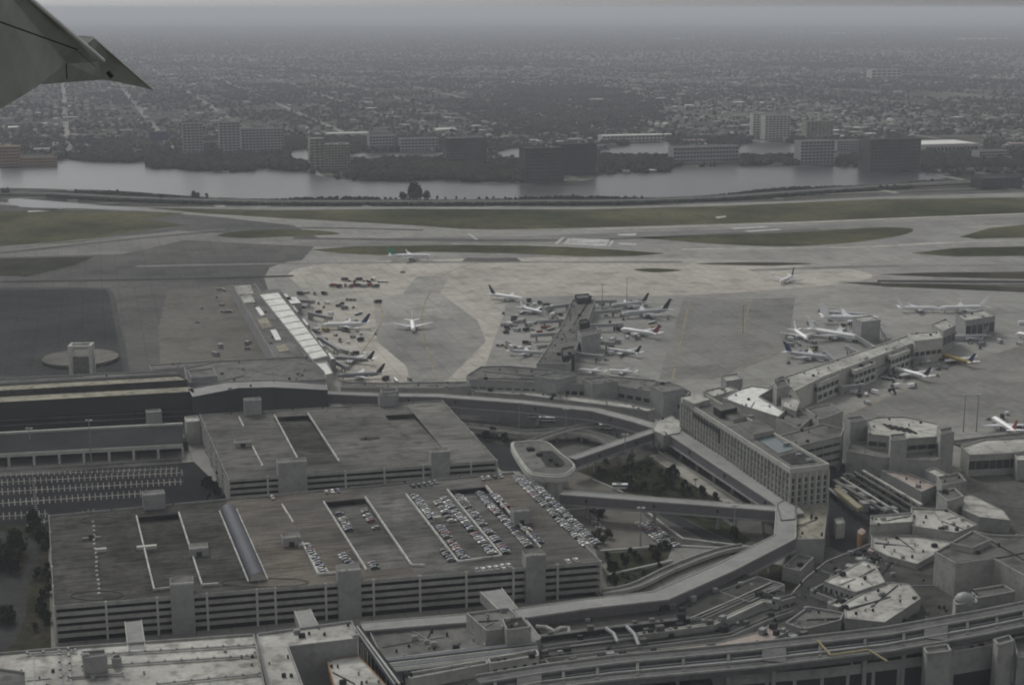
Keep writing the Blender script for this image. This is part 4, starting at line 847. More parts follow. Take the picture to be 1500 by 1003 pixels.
# ================================================================ FAR SIDE OF THE LAGOON
FB = 'office building'
boxb('apartment_building', 'orange brown block at the far left edge of the lagoon', 'apartments', 2, 30, 216, 244, 22, wall='orange', roof='roof_pink', levels=6, cols=7)
boxb('apartment_building', 'low orange brown block beside the far left shore', 'apartments', 32, 82, 232, 244, 18, wall='orange', roof='roof_grey', levels=3, cols=12)
boxb('apartment_building', 'small violet roofed block among trees at left', 'apartments', 220, 246, 194, 206, 18, wall='navy', roof='roof_grey', levels=2, cols=6)
boxb('apartment_tower', 'left of two slim grey towers across the lagoon', 'apartments', 270, 298, 183, 228, 20, wall='concrete_grey', levels=11, cols=5)
boxb('apartment_tower', 'right of two slim grey towers across the lagoon', 'apartments', 323, 352, 181, 224, 20, wall='concrete_grey', levels=11, cols=5)
boxb('apartment_building', 'wide grey beige apartment block right of the slim towers', 'apartments', 356, 416, 190, 222, 24, wall='concrete_grey', levels=8, cols=12)
boxb('apartment_building', 'small pink roofed house block between the towers', 'apartments', 299, 320, 208, 216, 14, wall='roof_pink', roof='red', levels=2, cols=5)
boxb('office_building', 'tall narrow beige part of the lagoon hotel', FB, 455, 476, 205, 247, 22, wall='roof_beige', roof='roof_white', levels=10, cols=3)
boxb('office_building', 'beige lagoon building with vertical windows', FB, 477, 513, 213, 246, 26, wall='roof_beige', roof='roof_white', levels=9, cols=8, units=3)
boxb('office_building', 'dark glass office block behind the lagoon trees', FB, 655, 713, 204, 240, 30, wall='roof_dark', levels=9, cols=12, units=2)
boxb('office_building', 'dark brown office block standing at the water edge', FB, 769, 826, 219, 266, 34, wall='roof_dark', roof='roof_dark', levels=9, cols=12, units=2)
boxb('office_building', 'broad dark office block right of the brown one', FB, 818, 874, 213, 256, 34, wall='metal_dark', roof='roof_dark', levels=9, cols=12, units=2)
boxb('office_building', 'long low beige block on the far shore', FB, 985, 1083, 216, 238, 26, wall='concrete_grey', roof='roof_grey', levels=4, cols=20)
boxb('apartment_tower', 'slim pale tower furthest back on the right', 'apartments', 1102, 1117, 168, 203, 16, wall='pale_wall', levels=10, cols=3)
boxb('apartment_tower', 'broad pale tower beside the slim one', 'apartments', 1119, 1158, 171, 205, 22, wall='pale_wall', levels=10, cols=7)
boxb('apartment_tower', 'pale stepped tower behind the grey offices', 'apartments', 1180, 1221, 179, 204, 22, wall='roof_beige', levels=8, cols=7)
boxb('office_building', 'grey office with a pale left wing on the far shore', FB, 1171, 1223, 208, 240, 26, wall='concrete_grey', levels=7, cols=9, units=2)
boxb('office_building', 'largest dark square office block by the right shore', FB, 1272, 1350, 206, 250, 40, wall='roof_dark', roof='roof_dark', levels=9, cols=14, units=2)
boxb('warehouse', 'wide white roofed warehouse behind the largest dark block', 'warehouse', 1345, 1438, 212, 218, 90, wall='pale_wall', roof='roof_bright')
boxb('warehouse', 'low red walled hall below the white warehouse', 'warehouse', 1352, 1436, 214, 223, 30, wall='roof_pink', roof='roof_grey', levels=1, cols=14)
boxb('warehouse', 'long white roofed building behind the small lake', 'warehouse', 882, 975, 199, 208, 30, wall='pale_wall', roof='roof_bright', levels=2, cols=16)
boxb('office_building', 'greenish grey block right of the grey offices', FB, 1225, 1262, 207, 221, 24, wall='concrete_grey', levels=4, cols=8)
boxb('office_building', 'low grey office right of the beige lagoon building', FB, 542, 578, 200, 222, 24, wall='concrete_grey', levels=5, cols=8)
boxb('office_building', 'grey office block in the trees behind the lagoon', FB, 588, 642, 204, 222, 24, wall='concrete_grey', levels=4, cols=11)
boxb('office_building', 'pale low block on the distant right plain', FB, 1275, 1322, 103, 116, 40, wall='pale_wall', levels=3, cols=6)
boxb('office_building', 'grey apartment slab at the far right shore', FB, 1432, 1478, 222, 238, 24, wall='concrete_grey', levels=4, cols=10)
boxb('office_building', 'long low shed at the right end of the highway', FB, 1435, 1500, 262, 276, 30, wall='roof_dark', roof='roof_dark', levels=3, cols=9)
boxb('warehouse', 'small white hall beside the beige lagoon building', 'warehouse', 480, 540, 196, 202, 30, wall='pale_wall', roof='roof_bright')
boxb('warehouse', 'cluster of bright roofs behind the dark glass office', 'warehouse', 640, 670, 190, 194, 40, wall='pale_wall', roof='roof_bright')


# ---- runway and taxiway bands of other ages
for i, (pth, wd, mt, z_) in enumerate([([(860, 336), (1150, 327), (1500, 313), (2200, 290)], 9, 'pale_and_sunlit_concrete', .07), ([(660, 357), (830, 361), (985, 371)], 5, 'pale_and_sunlit_concrete', .07), ([(430, 349), (690, 352), (900, 350), (1200, 336)], 16, 'old_and_shaded_pavement', .05),
    ([(0, 371), (250, 345), (420, 334), (620, 337)], 12, 'old_and_shaded_pavement', .05), ([(430, 322), (620, 334), (800, 338)], 6, 'pavement', .06), ([(1000, 365), (1250, 362), (1500, 352), (2200, 340)], 9, 'pale_and_sunlit_concrete', .06), ([(200, 390), (420, 386), (700, 384), (1000, 384)], 10, 'mid_asphalt', .04),
    ([(1100, 396), (1290, 390), (1500, 388), (2200, 380)], 14, 'mid_asphalt', .05), ([(0, 413), (300, 408), (430, 404)], 10, 'asphalt', .05), ([(680, 380), (720, 381), (760, 380)], 26, 'old_and_shaded_pavement', .06), ([(1290, 414), (1500, 416), (2200, 420)], 3, 'pale_and_sunlit_concrete', .09), ([(0, 362), (200, 345), (330, 336)], 4, 'pavement', .07)]):
    bb = MB(); bb.ribbon([q for q in spline(PX(pth), 6)], wd, z_, z_); tag(bb.build('pavement_band', mt), kind='structure')
# ---- painted stalls on the garage decks
def stalls(G, lines, z):
    m = MB()
    for (a, c, side) in lines:
        A, B = W(*a, z), W(*c, z); d = (B - A); n = int(d.length / 2.7); d.normalize(); nn = Vector((-d.y, d.x, 0)) * side
        for k in range(n):
            p = A + d * 2.7 * k + nn * .6; q = p + nn * 5; m.beam((p.x, p.y, z + .05), (q.x, q.y, z + .05), .28, .02)
    tag(m.build('stall_lines', 'deck_paint', G, origin=tuple(G.location)), kind='stuff')
FL = []
for x0, x1, y0, y1 in ((78, 84, 765, 880), (200, 226, 765, 860), (140, 147, 765, 875), (330, 372, 752, 850), (415, 466, 745, 840), (595, 671, 727, 822), (655, 735, 720, 815), (535, 603, 732, 828)):
    FL += [((x0, y0), (x1, y1), 1), ((x0, y0), (x1, y1), -1)] if x0 > 90 else [((x0, y0), (x1, y1), 1)]
stalls(G1, FL, ZT); stalls(G2, [((350, 612), (385, 690), 1), ((350, 612), (385, 690), -1), ((402, 612), (438, 690), 1), ((500, 602), (553, 685), 1), ((500, 602), (553, 685), -1), ((606, 606), (648, 655), -1)], ZT2)
for (cx_, cy_, rw) in ((388, 853, 19), (142, 872, 11), (145, 762, 9)):
    c = W(cx_, cy_, ZT); pts = [(c.x + rw * math.cos(t * math.pi / 12), c.y + 5 * math.sin(t * math.pi / 12)) for t in range(25)]; m = MB()
    for i in range(24): m.beam((*pts[i], ZT + .25), (*pts[i + 1], ZT + .25), .45, .3)
    m.build('kerb', 'roof_dark', G1, origin=tuple(G1.location))
# ---- planting, kerbs and low walls inside the ring
patch('ground_cover', [(888, 690), (950, 672), (975, 690), (1060, 735), (1010, 734), (930, 722), (885, 706)], 'plant_cover', .16, 'stuff')
patch('ground_cover', [(892, 845), (985, 824), (962, 848), (905, 866)], 'plant_cover', .16, 'stuff')
patch('ground_cover', [(886, 812), (930, 806), (984, 801), (976, 817), (925, 838), (893, 841)], 'plant_cover', .16, 'stuff')
patch('ground_cover', [(1000, 650), (1020, 652), (1135, 735), (1090, 735)], 'plant_cover', .14, 'stuff')
patch('ground_cover', [(975, 745), (1040, 748), (1100, 790), (1085, 800)], 'plant_cover', .14, 'stuff')
patch('ground_cover', [(880, 690), (900, 686), (935, 706), (915, 712)], 'plant_cover', .18, 'stuff')
patch('ring_shade_strip', [(655, 596), (880, 610), (960, 634), (930, 640), (860, 622), (660, 606)], 'dark_road', .08)  # dark strip painted for the deeper shade below the curved walkway
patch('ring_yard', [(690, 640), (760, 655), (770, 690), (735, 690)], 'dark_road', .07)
for i, pth in enumerate([[(930, 738), (1000, 790), (1100, 802)], [(868, 703), (912, 722)], [(985, 655), (1060, 700), (1125, 740)], [(965, 662), (1030, 700), (1088, 738)], [(880, 808), (985, 800), (1105, 806)], [(890, 843), (985, 822)], [(830, 748), (935, 742)], [(700, 636), (790, 650)], [(1050, 745), (1135, 752), (1140, 790), (1105, 800)]]):
    pts = [Vector(q) for q in PX(pth)]; m = MB(); m.ribbon(pts, .9, 0, .9); tag(m.build('low_wall', 'pale_wall'), ['low wall beside the ground level car park', 'kerb wall by the small side lot', 'long low wall under the hotel walkway', 'low wall along the sandy lot', 'low wall below the dark trees', 'low wall between the two planted beds', 'low wall at the top of the car park', 'low wall beside the back garage', 'low wall inside the walkway bend'][i], 'low wall')

# ---------------------------------------------------------------- trees
def crown_mesh(name, r, h, n, sz, mt, seed):
    g = np.random.RandomState(seed); m = MB(); lobes = [(g.uniform(-.4, .4) * r, g.uniform(-.4, .4) * r, g.uniform(.4, .95) * h, g.uniform(.45, .65) * r) for _ in range(6)]
    for _ in range(n):
        cx, cy, cz, rr = lobes[g.randint(6)]; d = g.normal(size=3); d /= np.linalg.norm(d); q = g.uniform(.7, 1.1); c = np.array((cx, cy, cz)) + d * rr * q
        a = g.normal(size=3); a /= np.linalg.norm(a); b_ = np.cross(a, g.normal(size=3)); b_ /= np.linalg.norm(b_); s = sz * g.uniform(.6, 1.3)
        m.add([c - a * s, c + b_ * s, c + a * s, c - b_ * s], [(0, 1, 2, 3)])
    # inner mass
    for cx, cy, cz, rr in lobes:
        rr *= .8; m.add([(cx + rr * x, cy + rr * y, cz + rr * z) for x, y, z in ((1, 0, 0), (0, 1, 0), (-1, 0, 0), (0, -1, 0), (0, 0, 1), (0, 0, -1))], [(0, 1, 4), (1, 2, 4), (2, 3, 4), (3, 0, 4), (1, 0, 5), (2, 1, 5), (3, 2, 5), (0, 3, 5)])
    return m, mt
def palm_crown(seed):
    g = random.Random(seed); m = MB()
    for k in range(11):
        a = 2 * math.pi * k / 11 + g.uniform(-.2, .2); L = g.uniform(2.2, 3); d = Vector((math.cos(a), math.sin(a), 0)); nn = Vector((-d.y, d.x, 0)) * .38; z = 6.4
        p0 = Vector((0, 0, z)); p1 = d * L * .55 + Vector((0, 0, z + .6)); p2 = d * L + Vector((0, 0, z - .8))
        m.add([p0 - nn * .3, p0 + nn * .3, p1 + nn, p2, p1 - nn], [(0, 1, 2, 4), (4, 2, 3)])
    return m
TREE = []
for i, (r, h, n, mt) in enumerate([(3.4, 6.5, 120, 'leaf'), (2.6, 5.0, 90, 'leaf_dark'), (4.4, 8, 150, 'leaf_dark')]):
    rt = thing('tree', '', 'tree'); m, mm = crown_mesh('crown', r, h, n, .75, mt, i + 3); m.build('crown', mm, rt); MB().tube([(0, 0, 0), (.1, 0, h * .35), (0, .1, h * .75)], [.32, .24, .1], 6).build('trunk', 'bark', rt); TREE.append(rt)
rt = thing('palm_tree', '', 'palm tree'); palm_crown(4).build('crown', 'leaf', rt); MB().tube([(0, 0, 0), (.15, 0, 3), (0, 0, 6.4)], [.28, .2, .18], 6).build('trunk', 'bark', rt); TREE.append(rt)
used = set()
def tree(px, py, kind, label, group, s=1., z=0):
    o = TREE[kind] if kind not in used else copy_tree(TREE[kind])
    used.add(kind); o.location = W(px, py, z); o.rotation_euler.z = random.uniform(0, 6.28); f = s * random.uniform(.8, 1.2); o.scale = (f, f, f * random.uniform(.85, 1.15)); tag(o, ['leafy ', 'low ', 'broad ', 'palm '][kind] + (label.replace('palm ', '', 1) if kind == 3 and label.startswith('palm ') else label), group=group); return o
def grove(poly, n, kinds, label, group, s=1., cat=None):
    xs = [p[0] for p in poly]; ys = [p[1] for p in poly]; k = 0
    while k < n:
        x, y = random.uniform(min(xs), max(xs)), random.uniform(min(ys), max(ys))
        if inside((x, y), poly): tree(x, y, random.choice(kinds), label, group, s); k += 1
grove([(850, 692), (905, 670), (945, 682), (1035, 730), (920, 722)], 34, [0, 1, 3], 'tree in the garden between the walkways', 'trees of the walkway garden', .8)
grove([(885, 814), (985, 802), (975, 818), (895, 840)], 22, [1, 2, 0], 'dark tree in the bed below the small car park', 'trees below the small car park', .5)
grove([(890, 848), (985, 826), (950, 852), (905, 866)], 16, [1, 0], 'low tree beside the curving railed road', 'trees by the railed road', .4)
grove([(990, 748), (1060, 750), (1100, 788), (1085, 796)], 12, [1, 2], 'dark tree in the wedge under the level walkway', 'trees in the wedge under the level walkway', .7)
grove([(905, 680), (960, 676), (1050, 732), (930, 720)], 26, [1, 1, 3], 'dark tree in the garden between the walkways', 'dark trees of the walkway garden', .8)
grove([(990, 655), (1120, 732), (1105, 735), (985, 668)], 12, [1, 0, 3], 'tree along the road under the hotel walkway', 'trees under the hotel walkway', .7)
for x, y in ((868, 792), (877, 785), (884, 797), (872, 800), (890, 788)): tree(x, y, 0, 'tree in the small clump inside the car park', 'clump inside the car park', .8)
for x, y in ((862, 757), (872, 752), (882, 755), (878, 762)): tree(x, y, 1, 'dark tree beside the stem of the round platform', 'trees by the platform stem', .9)
for x, y in ((795, 912), (803, 909), (842, 906), (851, 903), (875, 900), (893, 898), (901, 897), (868, 905), (826, 909), (815, 911), (785, 914)): tree(x, y, 3, 'palm in the strip below the pale walkway', 'palms below the walkway', .85, 4)
for x, y in ((712, 645), (722, 640), (738, 648), (706, 634)): tree(x, y, 2, 'tree beside the right end of the back garage', 'trees by the back garage', .8)
grove(grove_later, 12, [1], 'dark tree between the car park and the back garage', 'trees between car park and back garage', .8)
grove([(-30, 800), (24, 806), (34, 830), (20, 845), (-30, 842)], 18, [2], 'large dark tree in the grove at the left edge', 'grove at the left edge', 1.1)
grove([(34, 772), (62, 768), (70, 800), (50, 800)], 8, [1, 2], 'dark tree at the corner of the car park', 'trees at the car park corner', .9)
grove([(55, 800), (72, 800), (76, 940), (50, 930)], 14, [1, 0], 'dark tree in the gap beside the front garage', 'trees beside the front garage', .7)
grove([(-20, 905), (14, 905), (20, 935), (-20, 950)], 6, [2], 'dark tree at the left edge above the white roof', 'trees above the white roof', .9)
for i in range(26): tree(585 + i * 23 * .62 + random.uniform(-5, 5), 292.5, random.choice([0, 1]), 'small tree on the bank between highway and lagoon', 'trees on the lagoon bank', .75)
for i in range(5): tree(602 + i * 2.2, 292, 2, 'tree of the tall dark clump on the lagoon bank', 'tall clump on the lagoon bank', 2.1)
for i in range(7): tree(random.uniform(586, 626), 292, 2, 'tree of the dense clump on the lagoon bank', 'dense clump on the lagoon bank', 1.25)
for x in (5, 12, 112, 236, 284, 290, 303, 160, 172, 840, 1318, 1290, 1300, 1310): tree(x, 291 if 200 < x < 900 else (284 if x < 200 else 277), 2 if x in (5, 12, 284, 290) else 1, 'lone tree beside the lagoon highway', 'lone trees by the lagoon highway', 1.0)


# distant halls with bright roofs, in loose clusters
for (x0, x1, y0, y1, n, wa, wb) in ((1150, 1310, 186, 212, 18, 7, 20), (1330, 1480, 150, 200, 8, 6, 16), (630, 730, 180, 200, 9, 6, 14), (280, 370, 140, 170, 9, 6, 14), (470, 560, 138, 168, 8, 6, 16), (880, 1010, 118, 150, 7, 6, 14), (1020, 1100, 175, 205, 7, 6, 14), (560, 690, 160, 190, 7, 5, 12), (1240, 1470, 100, 140, 9, 5, 12), (730, 860, 196, 214, 5, 6, 14)):
    for k in range(n):
        x, y, w_ = random.uniform(x0, x1), random.uniform(y0, y1), random.uniform(wa, wb); p = W(x, y, 0); sc_ = scale_at(p); wd = w_ / sc_; o = MB().box((0, 0, 3.5), (wd, wd * random.uniform(.8, 1.6), 7)).box((wd * .2, 0, 7.6), (wd * .15, wd * .2, 1.2)); o.mi = 1
        o.box((0, 0, 7.1), (wd * .97, wd * .75, .3)); rc = random.choice(['roof_bright', 'roof_bright', 'roof_white', 'roof_beige', 'roof_pink']); o = o.build('warehouse', ['far_wall', rc]); o.location = p; o.rotation_euler.z = GRID
        tag(o, {'roof_bright': 'bright white', 'roof_white': 'off white', 'roof_beige': 'sandy', 'roof_pink': 'pinkish'}[rc] + ' roofed distant hall standing ' + ('beyond the pale towers' if x0 in (1150, 1020) else 'in the far right suburb' if x0 in (1330, 1240) else 'behind the dark glass office' if x0 in (630, 560, 730) else 'above the slim grey towers' if x0 == 280 else 'above the beige lagoon building' if x0 == 470 else 'above the long beige block'), 'warehouse', 'distant halls')
for x0, x1, y in ((1395, 1470, 57), (1210, 1290, 49), (985, 1000, 57), (1130, 1200, 47)):
    A_, B_ = W(x0, y, 8), W(x1, y - 1, 8); tag(MB().beam(A_, B_, 130, 8).build('warehouse', 'roof_bright'), {1395: 'long bright roof glinting near the horizon at right', 1210: 'thin pale roof line near the right horizon', 985: 'short bright roof far beyond the woods', 1130: 'dim pale roof line near the horizon, right of centre'}[x0], 'warehouse')
# pale lots and lawns on the far shore
for pl, mt in (([(300, 246), (330, 240), (410, 238), (440, 244), (380, 249)], 'tan_concrete'), ([(520, 238), (560, 235), (600, 238), (560, 243)], 'dark_grass'), ([(650, 250), (720, 244), (745, 252), (690, 260)], 'tan_concrete'), ([(610, 256), (640, 252), (665, 262), (625, 263)], 'tan_concrete'), ([(1320, 236), (1370, 230), (1430, 238), (1380, 248)], 'tan_concrete'), ([(1400, 250), (1460, 244), (1500, 248), (1440, 256)], 'road_pale'), ([(880, 240), (930, 236), (975, 240), (930, 246)], 'tan_concrete'), ([(560, 258), (620, 254), (600, 262)], 'tan_concrete'), ([(100, 222), (160, 217), (200, 222), (140, 228)], 'tan_concrete'), ([(1225, 238), (1262, 234), (1268, 243), (1235, 244)], 'tan_concrete')):
    patch('shore_lot', pl, mt, -.2)

# ---- far mass: thousands of crowns and houses, built as joined meshes
ico_v = []; t_ = (1 + 5 ** .5) / 2
for a in (-1, 1):
    for b_ in (-t_, t_): ico_v += [(a, b_, 0), (0, a, b_), (b_, 0, a)]
ico_v = np.array(ico_v, float); ico_v /= np.linalg.norm(ico_v[0])
import itertools
ed = np.linalg.norm(ico_v[0] - ico_v[1]); D_ = np.linalg.norm(ico_v[:, None] - ico_v[None], axis=2); mn = D_[D_ > .1].min() * 1.05
ico_f = []
for i, j, k in itertools.combinations(range(12), 3):
    if D_[i, j] < mn and D_[j, k] < mn and D_[i, k] < mn:
        nrm = np.cross(ico_v[j] - ico_v[i], ico_v[k] - ico_v[i]); ico_f.append((i, j, k) if nrm @ ico_v[i] > 0 else (i, k, j))
ico_f = np.array(ico_f)
def fast_mesh(name, V, F, mats, mi=None, kind='stuff', label=None):
    me = bpy.data.meshes.new(name); k = F.shape[1]; me.vertices.add(len(V)); me.loops.add(F.size); me.polygons.add(len(F))
    me.vertices.foreach_set('co', V.astype(np.float32).ravel()); me.loops.foreach_set('vertex_index', F.astype(np.int32).ravel())
    me.polygons.foreach_set('loop_start', np.arange(0, F.size, k, dtype=np.int32)); 
    for q in mats: me.materials.append(M[q])
    if mi is not None: me.polygons.foreach_set('material_index', mi.astype(np.int32))
    me.update(calc_edges=True); me.validate(); o = bpy.data.objects.new(name, me); COL.objects.link(o); return tag(o, label, kind=kind)
def unproj(px, py):
    return np.array([W(x, y)[:2] for x, y in zip(px, py)])
WPX = [closed_spline(q, 3) for q in WATER]
def project(P):
    x, y, z = P[:, 0], P[:, 1], -CAM_H
    c, s = math.cos(PITCH), math.sin(PITCH); zc = y * c - z * s; yc = y * s + z * c
    return 750 + F_PX * x / zc, 501.5 - F_PX * yc / zc
def in_poly_np(x, y, poly):
    c = np.zeros(len(x), bool); n = len(poly)
    for i in range(n):
        x1, y1 = poly[i][:2]; x2, y2 = poly[(i + 1) % n][:2]
        if y1 == y2: continue
        hit = ((y1 > y) != (y2 > y)) & (x < (x2 - x1) * (y - y1) / (y2 - y1) + x1); c ^= hit
    return c
BLD = [(-2, 84, 226, 250), (218, 248, 196, 210), (268, 300, 205, 232), (321, 418, 203, 228), (453, 516, 226, 252), (652, 716, 220, 246), (766, 878, 235, 272), (982, 1086, 222, 243), (1100, 1160, 190, 209), (1178, 1224, 190, 208), (1168, 1226, 222, 245), (1270, 1352, 225, 256), (1338, 1442, 198, 226), (878, 978, 196, 212), (1223, 1264, 212, 224), (1430, 1500, 255, 280)]
def free_land(P):
    px, py = project(P); ok = (px > -250) & (px < 1750)
    for q in WPX: ok &= ~in_poly_np(px, py, q)
    shore = np.interp(px, [-500, 0, 100, 200, 400, 700, 900, 1050, 1150, 1300, 1500, 2200], [258, 262, 266, 270, 280, 282, 280, 276, 270, 262, 254, 236]); ok &= py < shore
    for x0, x1, y0, y1 in BLD: ok &= ~((px > x0) & (px < x1) & (py > y0) & (py < y1))
    return ok, px, py
cg, sg_ = math.cos(GRID + R(1)), math.sin(GRID + R(1))
def to_world(u, v): return np.stack([u * cg - v * sg_, u * sg_ + v * cg], 1)
# house lots on the street grid
lots = []
BU, BV = 190., 92.
for iu in range(-40, 60):
    for iv in range(18, 95):
        if NR.rand() < .12: continue
        for row in (22, 66):
            for k in range(8): lots.append((iu * BU + 18 + k * 22 + NR.uniform(-2, 2), iv * BV + row + NR.uniform(-3, 3)))
lots = np.array(lots); HP = to_world(lots[:, 0], lots[:, 1]); ok, hx, hy = free_land(HP)
wood = np.sin(HP[:, 0] * .0031) + np.sin(HP[:, 1] * .0021 + 1.3) + .8 * np.sin(HP[:, 0] * .009 + HP[:, 1] * .006) + NR.normal(0, .5, len(HP))
darkwood = (((hx - 830) / 135.) ** 2 + ((hy - 165) / 40.) ** 2 + NR.normal(0, .25, len(hx)) < 1)
keep = ok & (wood > -.35) & ~(darkwood & (NR.rand(len(HP)) < .93)) & (NR.rand(len(HP)) < .62)
HP = HP[keep]; hx = hx[keep]; hy = hy[keep]; order = np.argsort(-hy + np.where((hx > 0) & (hx < 1500), 0, 1000)); HP = HP[order]
HP = HP[:16000]; NH = len(HP)
HM = ['far_wall', 'roof_grey', 'roof_bright', 'roof_pink', 'roof_beige', 'roof_dark', 'roof_white']
def house_arrays(P):
    n = len(P); w2 = NR.uniform(5, 8.5, n); d2 = NR.uniform(4, 6.5, n); h = NR.uniform(3, 4.2, n); big = NR.rand(n) < .06; w2[big] *= 2.6; d2[big] *= 2; h[big] *= 2.0; rg = h + NR.uniform(.8, 2.4, n); rg[big] = h[big] + .6
    base = np.array([(-1, -1), (1, -1), (1, 1), (-1, 1)], float); V = np.zeros((n, 10, 3)); sw = NR.rand(n) < .4
    a, c = np.where(sw, d2, w2), np.where(sw, w2, d2)
    for k in range(4):
        V[:, k, 0] = base[k, 0] * a; V[:, k, 1] = base[k, 1] * c; V[:, k, 2] = -.6; V[:, k + 4, 0] = base[k, 0] * a; V[:, k + 4, 1] = base[k, 1] * c; V[:, k + 4, 2] = h
    V[:, 8, 0] = -a * .75; V[:, 9, 0] = a * .75; V[:, 8, 2] = rg; V[:, 9, 2] = rg
    X = V[:, :, 0] * cg - V[:, :, 1] * sg_ + P[:, None, 0]; Y = V[:, :, 0] * sg_ + V[:, :, 1] * cg + P[:, None, 1]; V[:, :, 0] = X; V[:, :, 1] = Y
    return V
hf = np.array([(0, 1, 5, 4), (1, 2, 6, 5), (2, 3, 7, 6), (3, 0, 4, 7), (4, 5, 9, 8), (6, 7, 8, 9), (5, 6, 9, 9), (7, 4, 8, 8)])
HFt = []
for q in hf: HFt += [(q[0], q[1], q[2])] + ([(q[0], q[2], q[3])] if q[2] != q[3] else [])
HFt = np.array(HFt); HWALL = np.array([0] * 8 + [1] * (len(HFt) - 8))
HV = house_arrays(HP); roofm = NR.choice([1, 2, 3, 4, 5, 6], NH, p=[.36, .05, .15, .14, .2, .10])
NI = 260
rn = {1: 'grey', 2: 'bright white', 3: 'pinkish', 4: 'sandy', 5: 'dark', 6: 'off white'}
for i in range(NI):
    c = HP[i]; v = HV[i] - np.array((c[0], c[1], 0)); me = bpy.data.meshes.new('house'); me.from_pydata(v.tolist(), [], HFt.tolist()); me.materials.append(M['far_wall']); me.materials.append(M[HM[roofm[i]]])
    me.polygons.foreach_set('material_index', HWALL.astype(np.int32)); me.update(); o = bpy.data.objects.new('house', me); COL.objects.link(o); o.location = (c[0], c[1], 0)
    tag(o, 'small house with a %s roof among the trees across the lagoon' % rn[roofm[i]], 'house', '%s roofed houses across the lagoon' % rn[roofm[i]])
n2 = NH - NI; F = (HFt[None] + (np.arange(n2) * 10)[:, None, None]).reshape(-1, 3); mi = np.where(HWALL[None] == 0, 0, roofm[NI:, None]).ravel()
fast_mesh('distant_houses', HV[NI:].reshape(-1, 3), F, HM, mi, label='thousands of distant low houses in street blocks')
# crowns
def crowns(P, r, name, label, mt):
    n = len(P); V = ico_v[None] * (1 + NR.uniform(-.28, .28, (n, 12, 1))); V = V * r[:, None, None] * np.array((1, 1, .85)); V[:, :, 2] += (r * .75)[:, None]; V[:, :, 0] += P[:, None, 0]; V[:, :, 1] += P[:, None, 1]
    F = (ico_f[None] + (np.arange(n) * 12)[:, None, None]).reshape(-1, 3); return fast_mesh(name, V.reshape(-1, 3), F, [mt], label=label)
NT = 150000; u = np.sqrt(NR.uniform(1900 ** 2, 7600 ** 2, NT)); th = NR.uniform(-.42, .42, NT); P = np.stack([u * np.sin(th), u * np.cos(th)], 1)
ok, tx, ty = free_land(P); dens = .30 + .22 * (np.sin(P[:, 0] * .0043 + 2) * np.sin(P[:, 1] * .0037)) + .25 * (np.sin(P[:, 0] * .013) * np.sin(P[:, 1] * .011 + 1)); dens = np.where(((tx - 830) / 135.) ** 2 + ((ty - 165) / 40.) ** 2 + NR.normal(0, .25, NT) < 1, 1, dens); dens = np.where(ty > 205, 1.0, dens)
uu = P[:, 0] * cg + P[:, 1] * sg_; vv = -P[:, 0] * sg_ + P[:, 1] * cg; street = (np.mod(uu, BU) < 12) | (np.mod(vv, BV) < 10); dens = np.where(street, dens * .15, dens)
P = P[ok & (NR.rand(NT) < dens)][:62000]; r = NR.uniform(2.6, 5.6, len(P)); crowns(P, r, 'distant_woodland', 'dense distant tree cover between the houses', 'far_leaf')
# shore belt of larger trees
pp = []
for px0, px1, ya, yb in ((0, 300, 231, 244), (215, 470, 226, 250), (515, 770, 240, 264), (640, 770, 250, 266), (870, 985, 232, 252), (560, 700, 236, 258), (1085, 1270, 232, 242), (1350, 1500, 225, 250), (985, 1090, 236, 243), (300, 660, 205, 222), (880, 1270, 205, 214)):
    m_ = int((px1 - px0) * (yb - ya) * .24); pp.append(unproj(NR.uniform(px0, px1, m_), NR.uniform(ya, yb, m_)))
P = np.concatenate(pp); ok, *_ = free_land(P); P = P[ok]; crowns(P, NR.uniform(4, 8, len(P)), 'shore_trees', 'belt of dark trees along the far shore', 'leaf_dark')
NT = 45000; u = np.sqrt(NR.uniform(7300 ** 2, 22000 ** 2, NT)); th = NR.uniform(-.4, .4, NT); P = np.stack([u * np.sin(th), u * np.cos(th)], 1); crowns(P, NR.uniform(5, 11, len(P)) * (u / 12000) ** .5, 'far_woodland', 'tree cover fading towards the horizon', 'far_leaf')
# bushes of the dark hedge between highway and airfield
hpA = np.array([q[:] for q in hp]); seg = NR.randint(8, len(hpA) - 10, 2600); t = NR.rand(2600)[:, None]; P = hpA[seg] * (1 - t) + hpA[seg + 1] * t; P[:, 1] -= 27 + NR.uniform(0, 9, 2600); crowns(P, NR.uniform(1.4, 2.8, 2600), 'hedge_bushes', 'dark hedge between the highway and the airfield', 'leaf_dark')
seg = NR.randint(6, len(hpA) - 8, 1500); t = NR.rand(1500)[:, None]; P = hpA[seg] * (1 - t) + hpA[seg + 1] * t; P[:, 1] += 24 + NR.uniform(0, 5, 1500); crowns(P, NR.uniform(.9, 2.2, 1500) * (1 + .8 * np.sin(P[:, 0] * .02)), 'shore_bushes', 'scrub along the lagoon side of the highway', 'leaf_dark')
# streets of the city
m = MB()
for iu in range(-30, 45):
    a = to_world(np.array([iu * BU + 5, iu * BU + 5]), np.array([1900., 8600.]))
    m.ribbon([tuple(a[0]), tuple(a[1])], 14, -.5, -.5)
for iv in range(20, 92):
    a = to_world(np.array([-3500., 5500.]), np.array([iv * BV + 3, iv * BV + 3])); m.ribbon([tuple(a[0]), tuple(a[1])], 8, -.46, -.46)
tag(m.build('city_streets', 'road_pale'), 'pale grid of city streets beyond the lagoon', kind='structure')

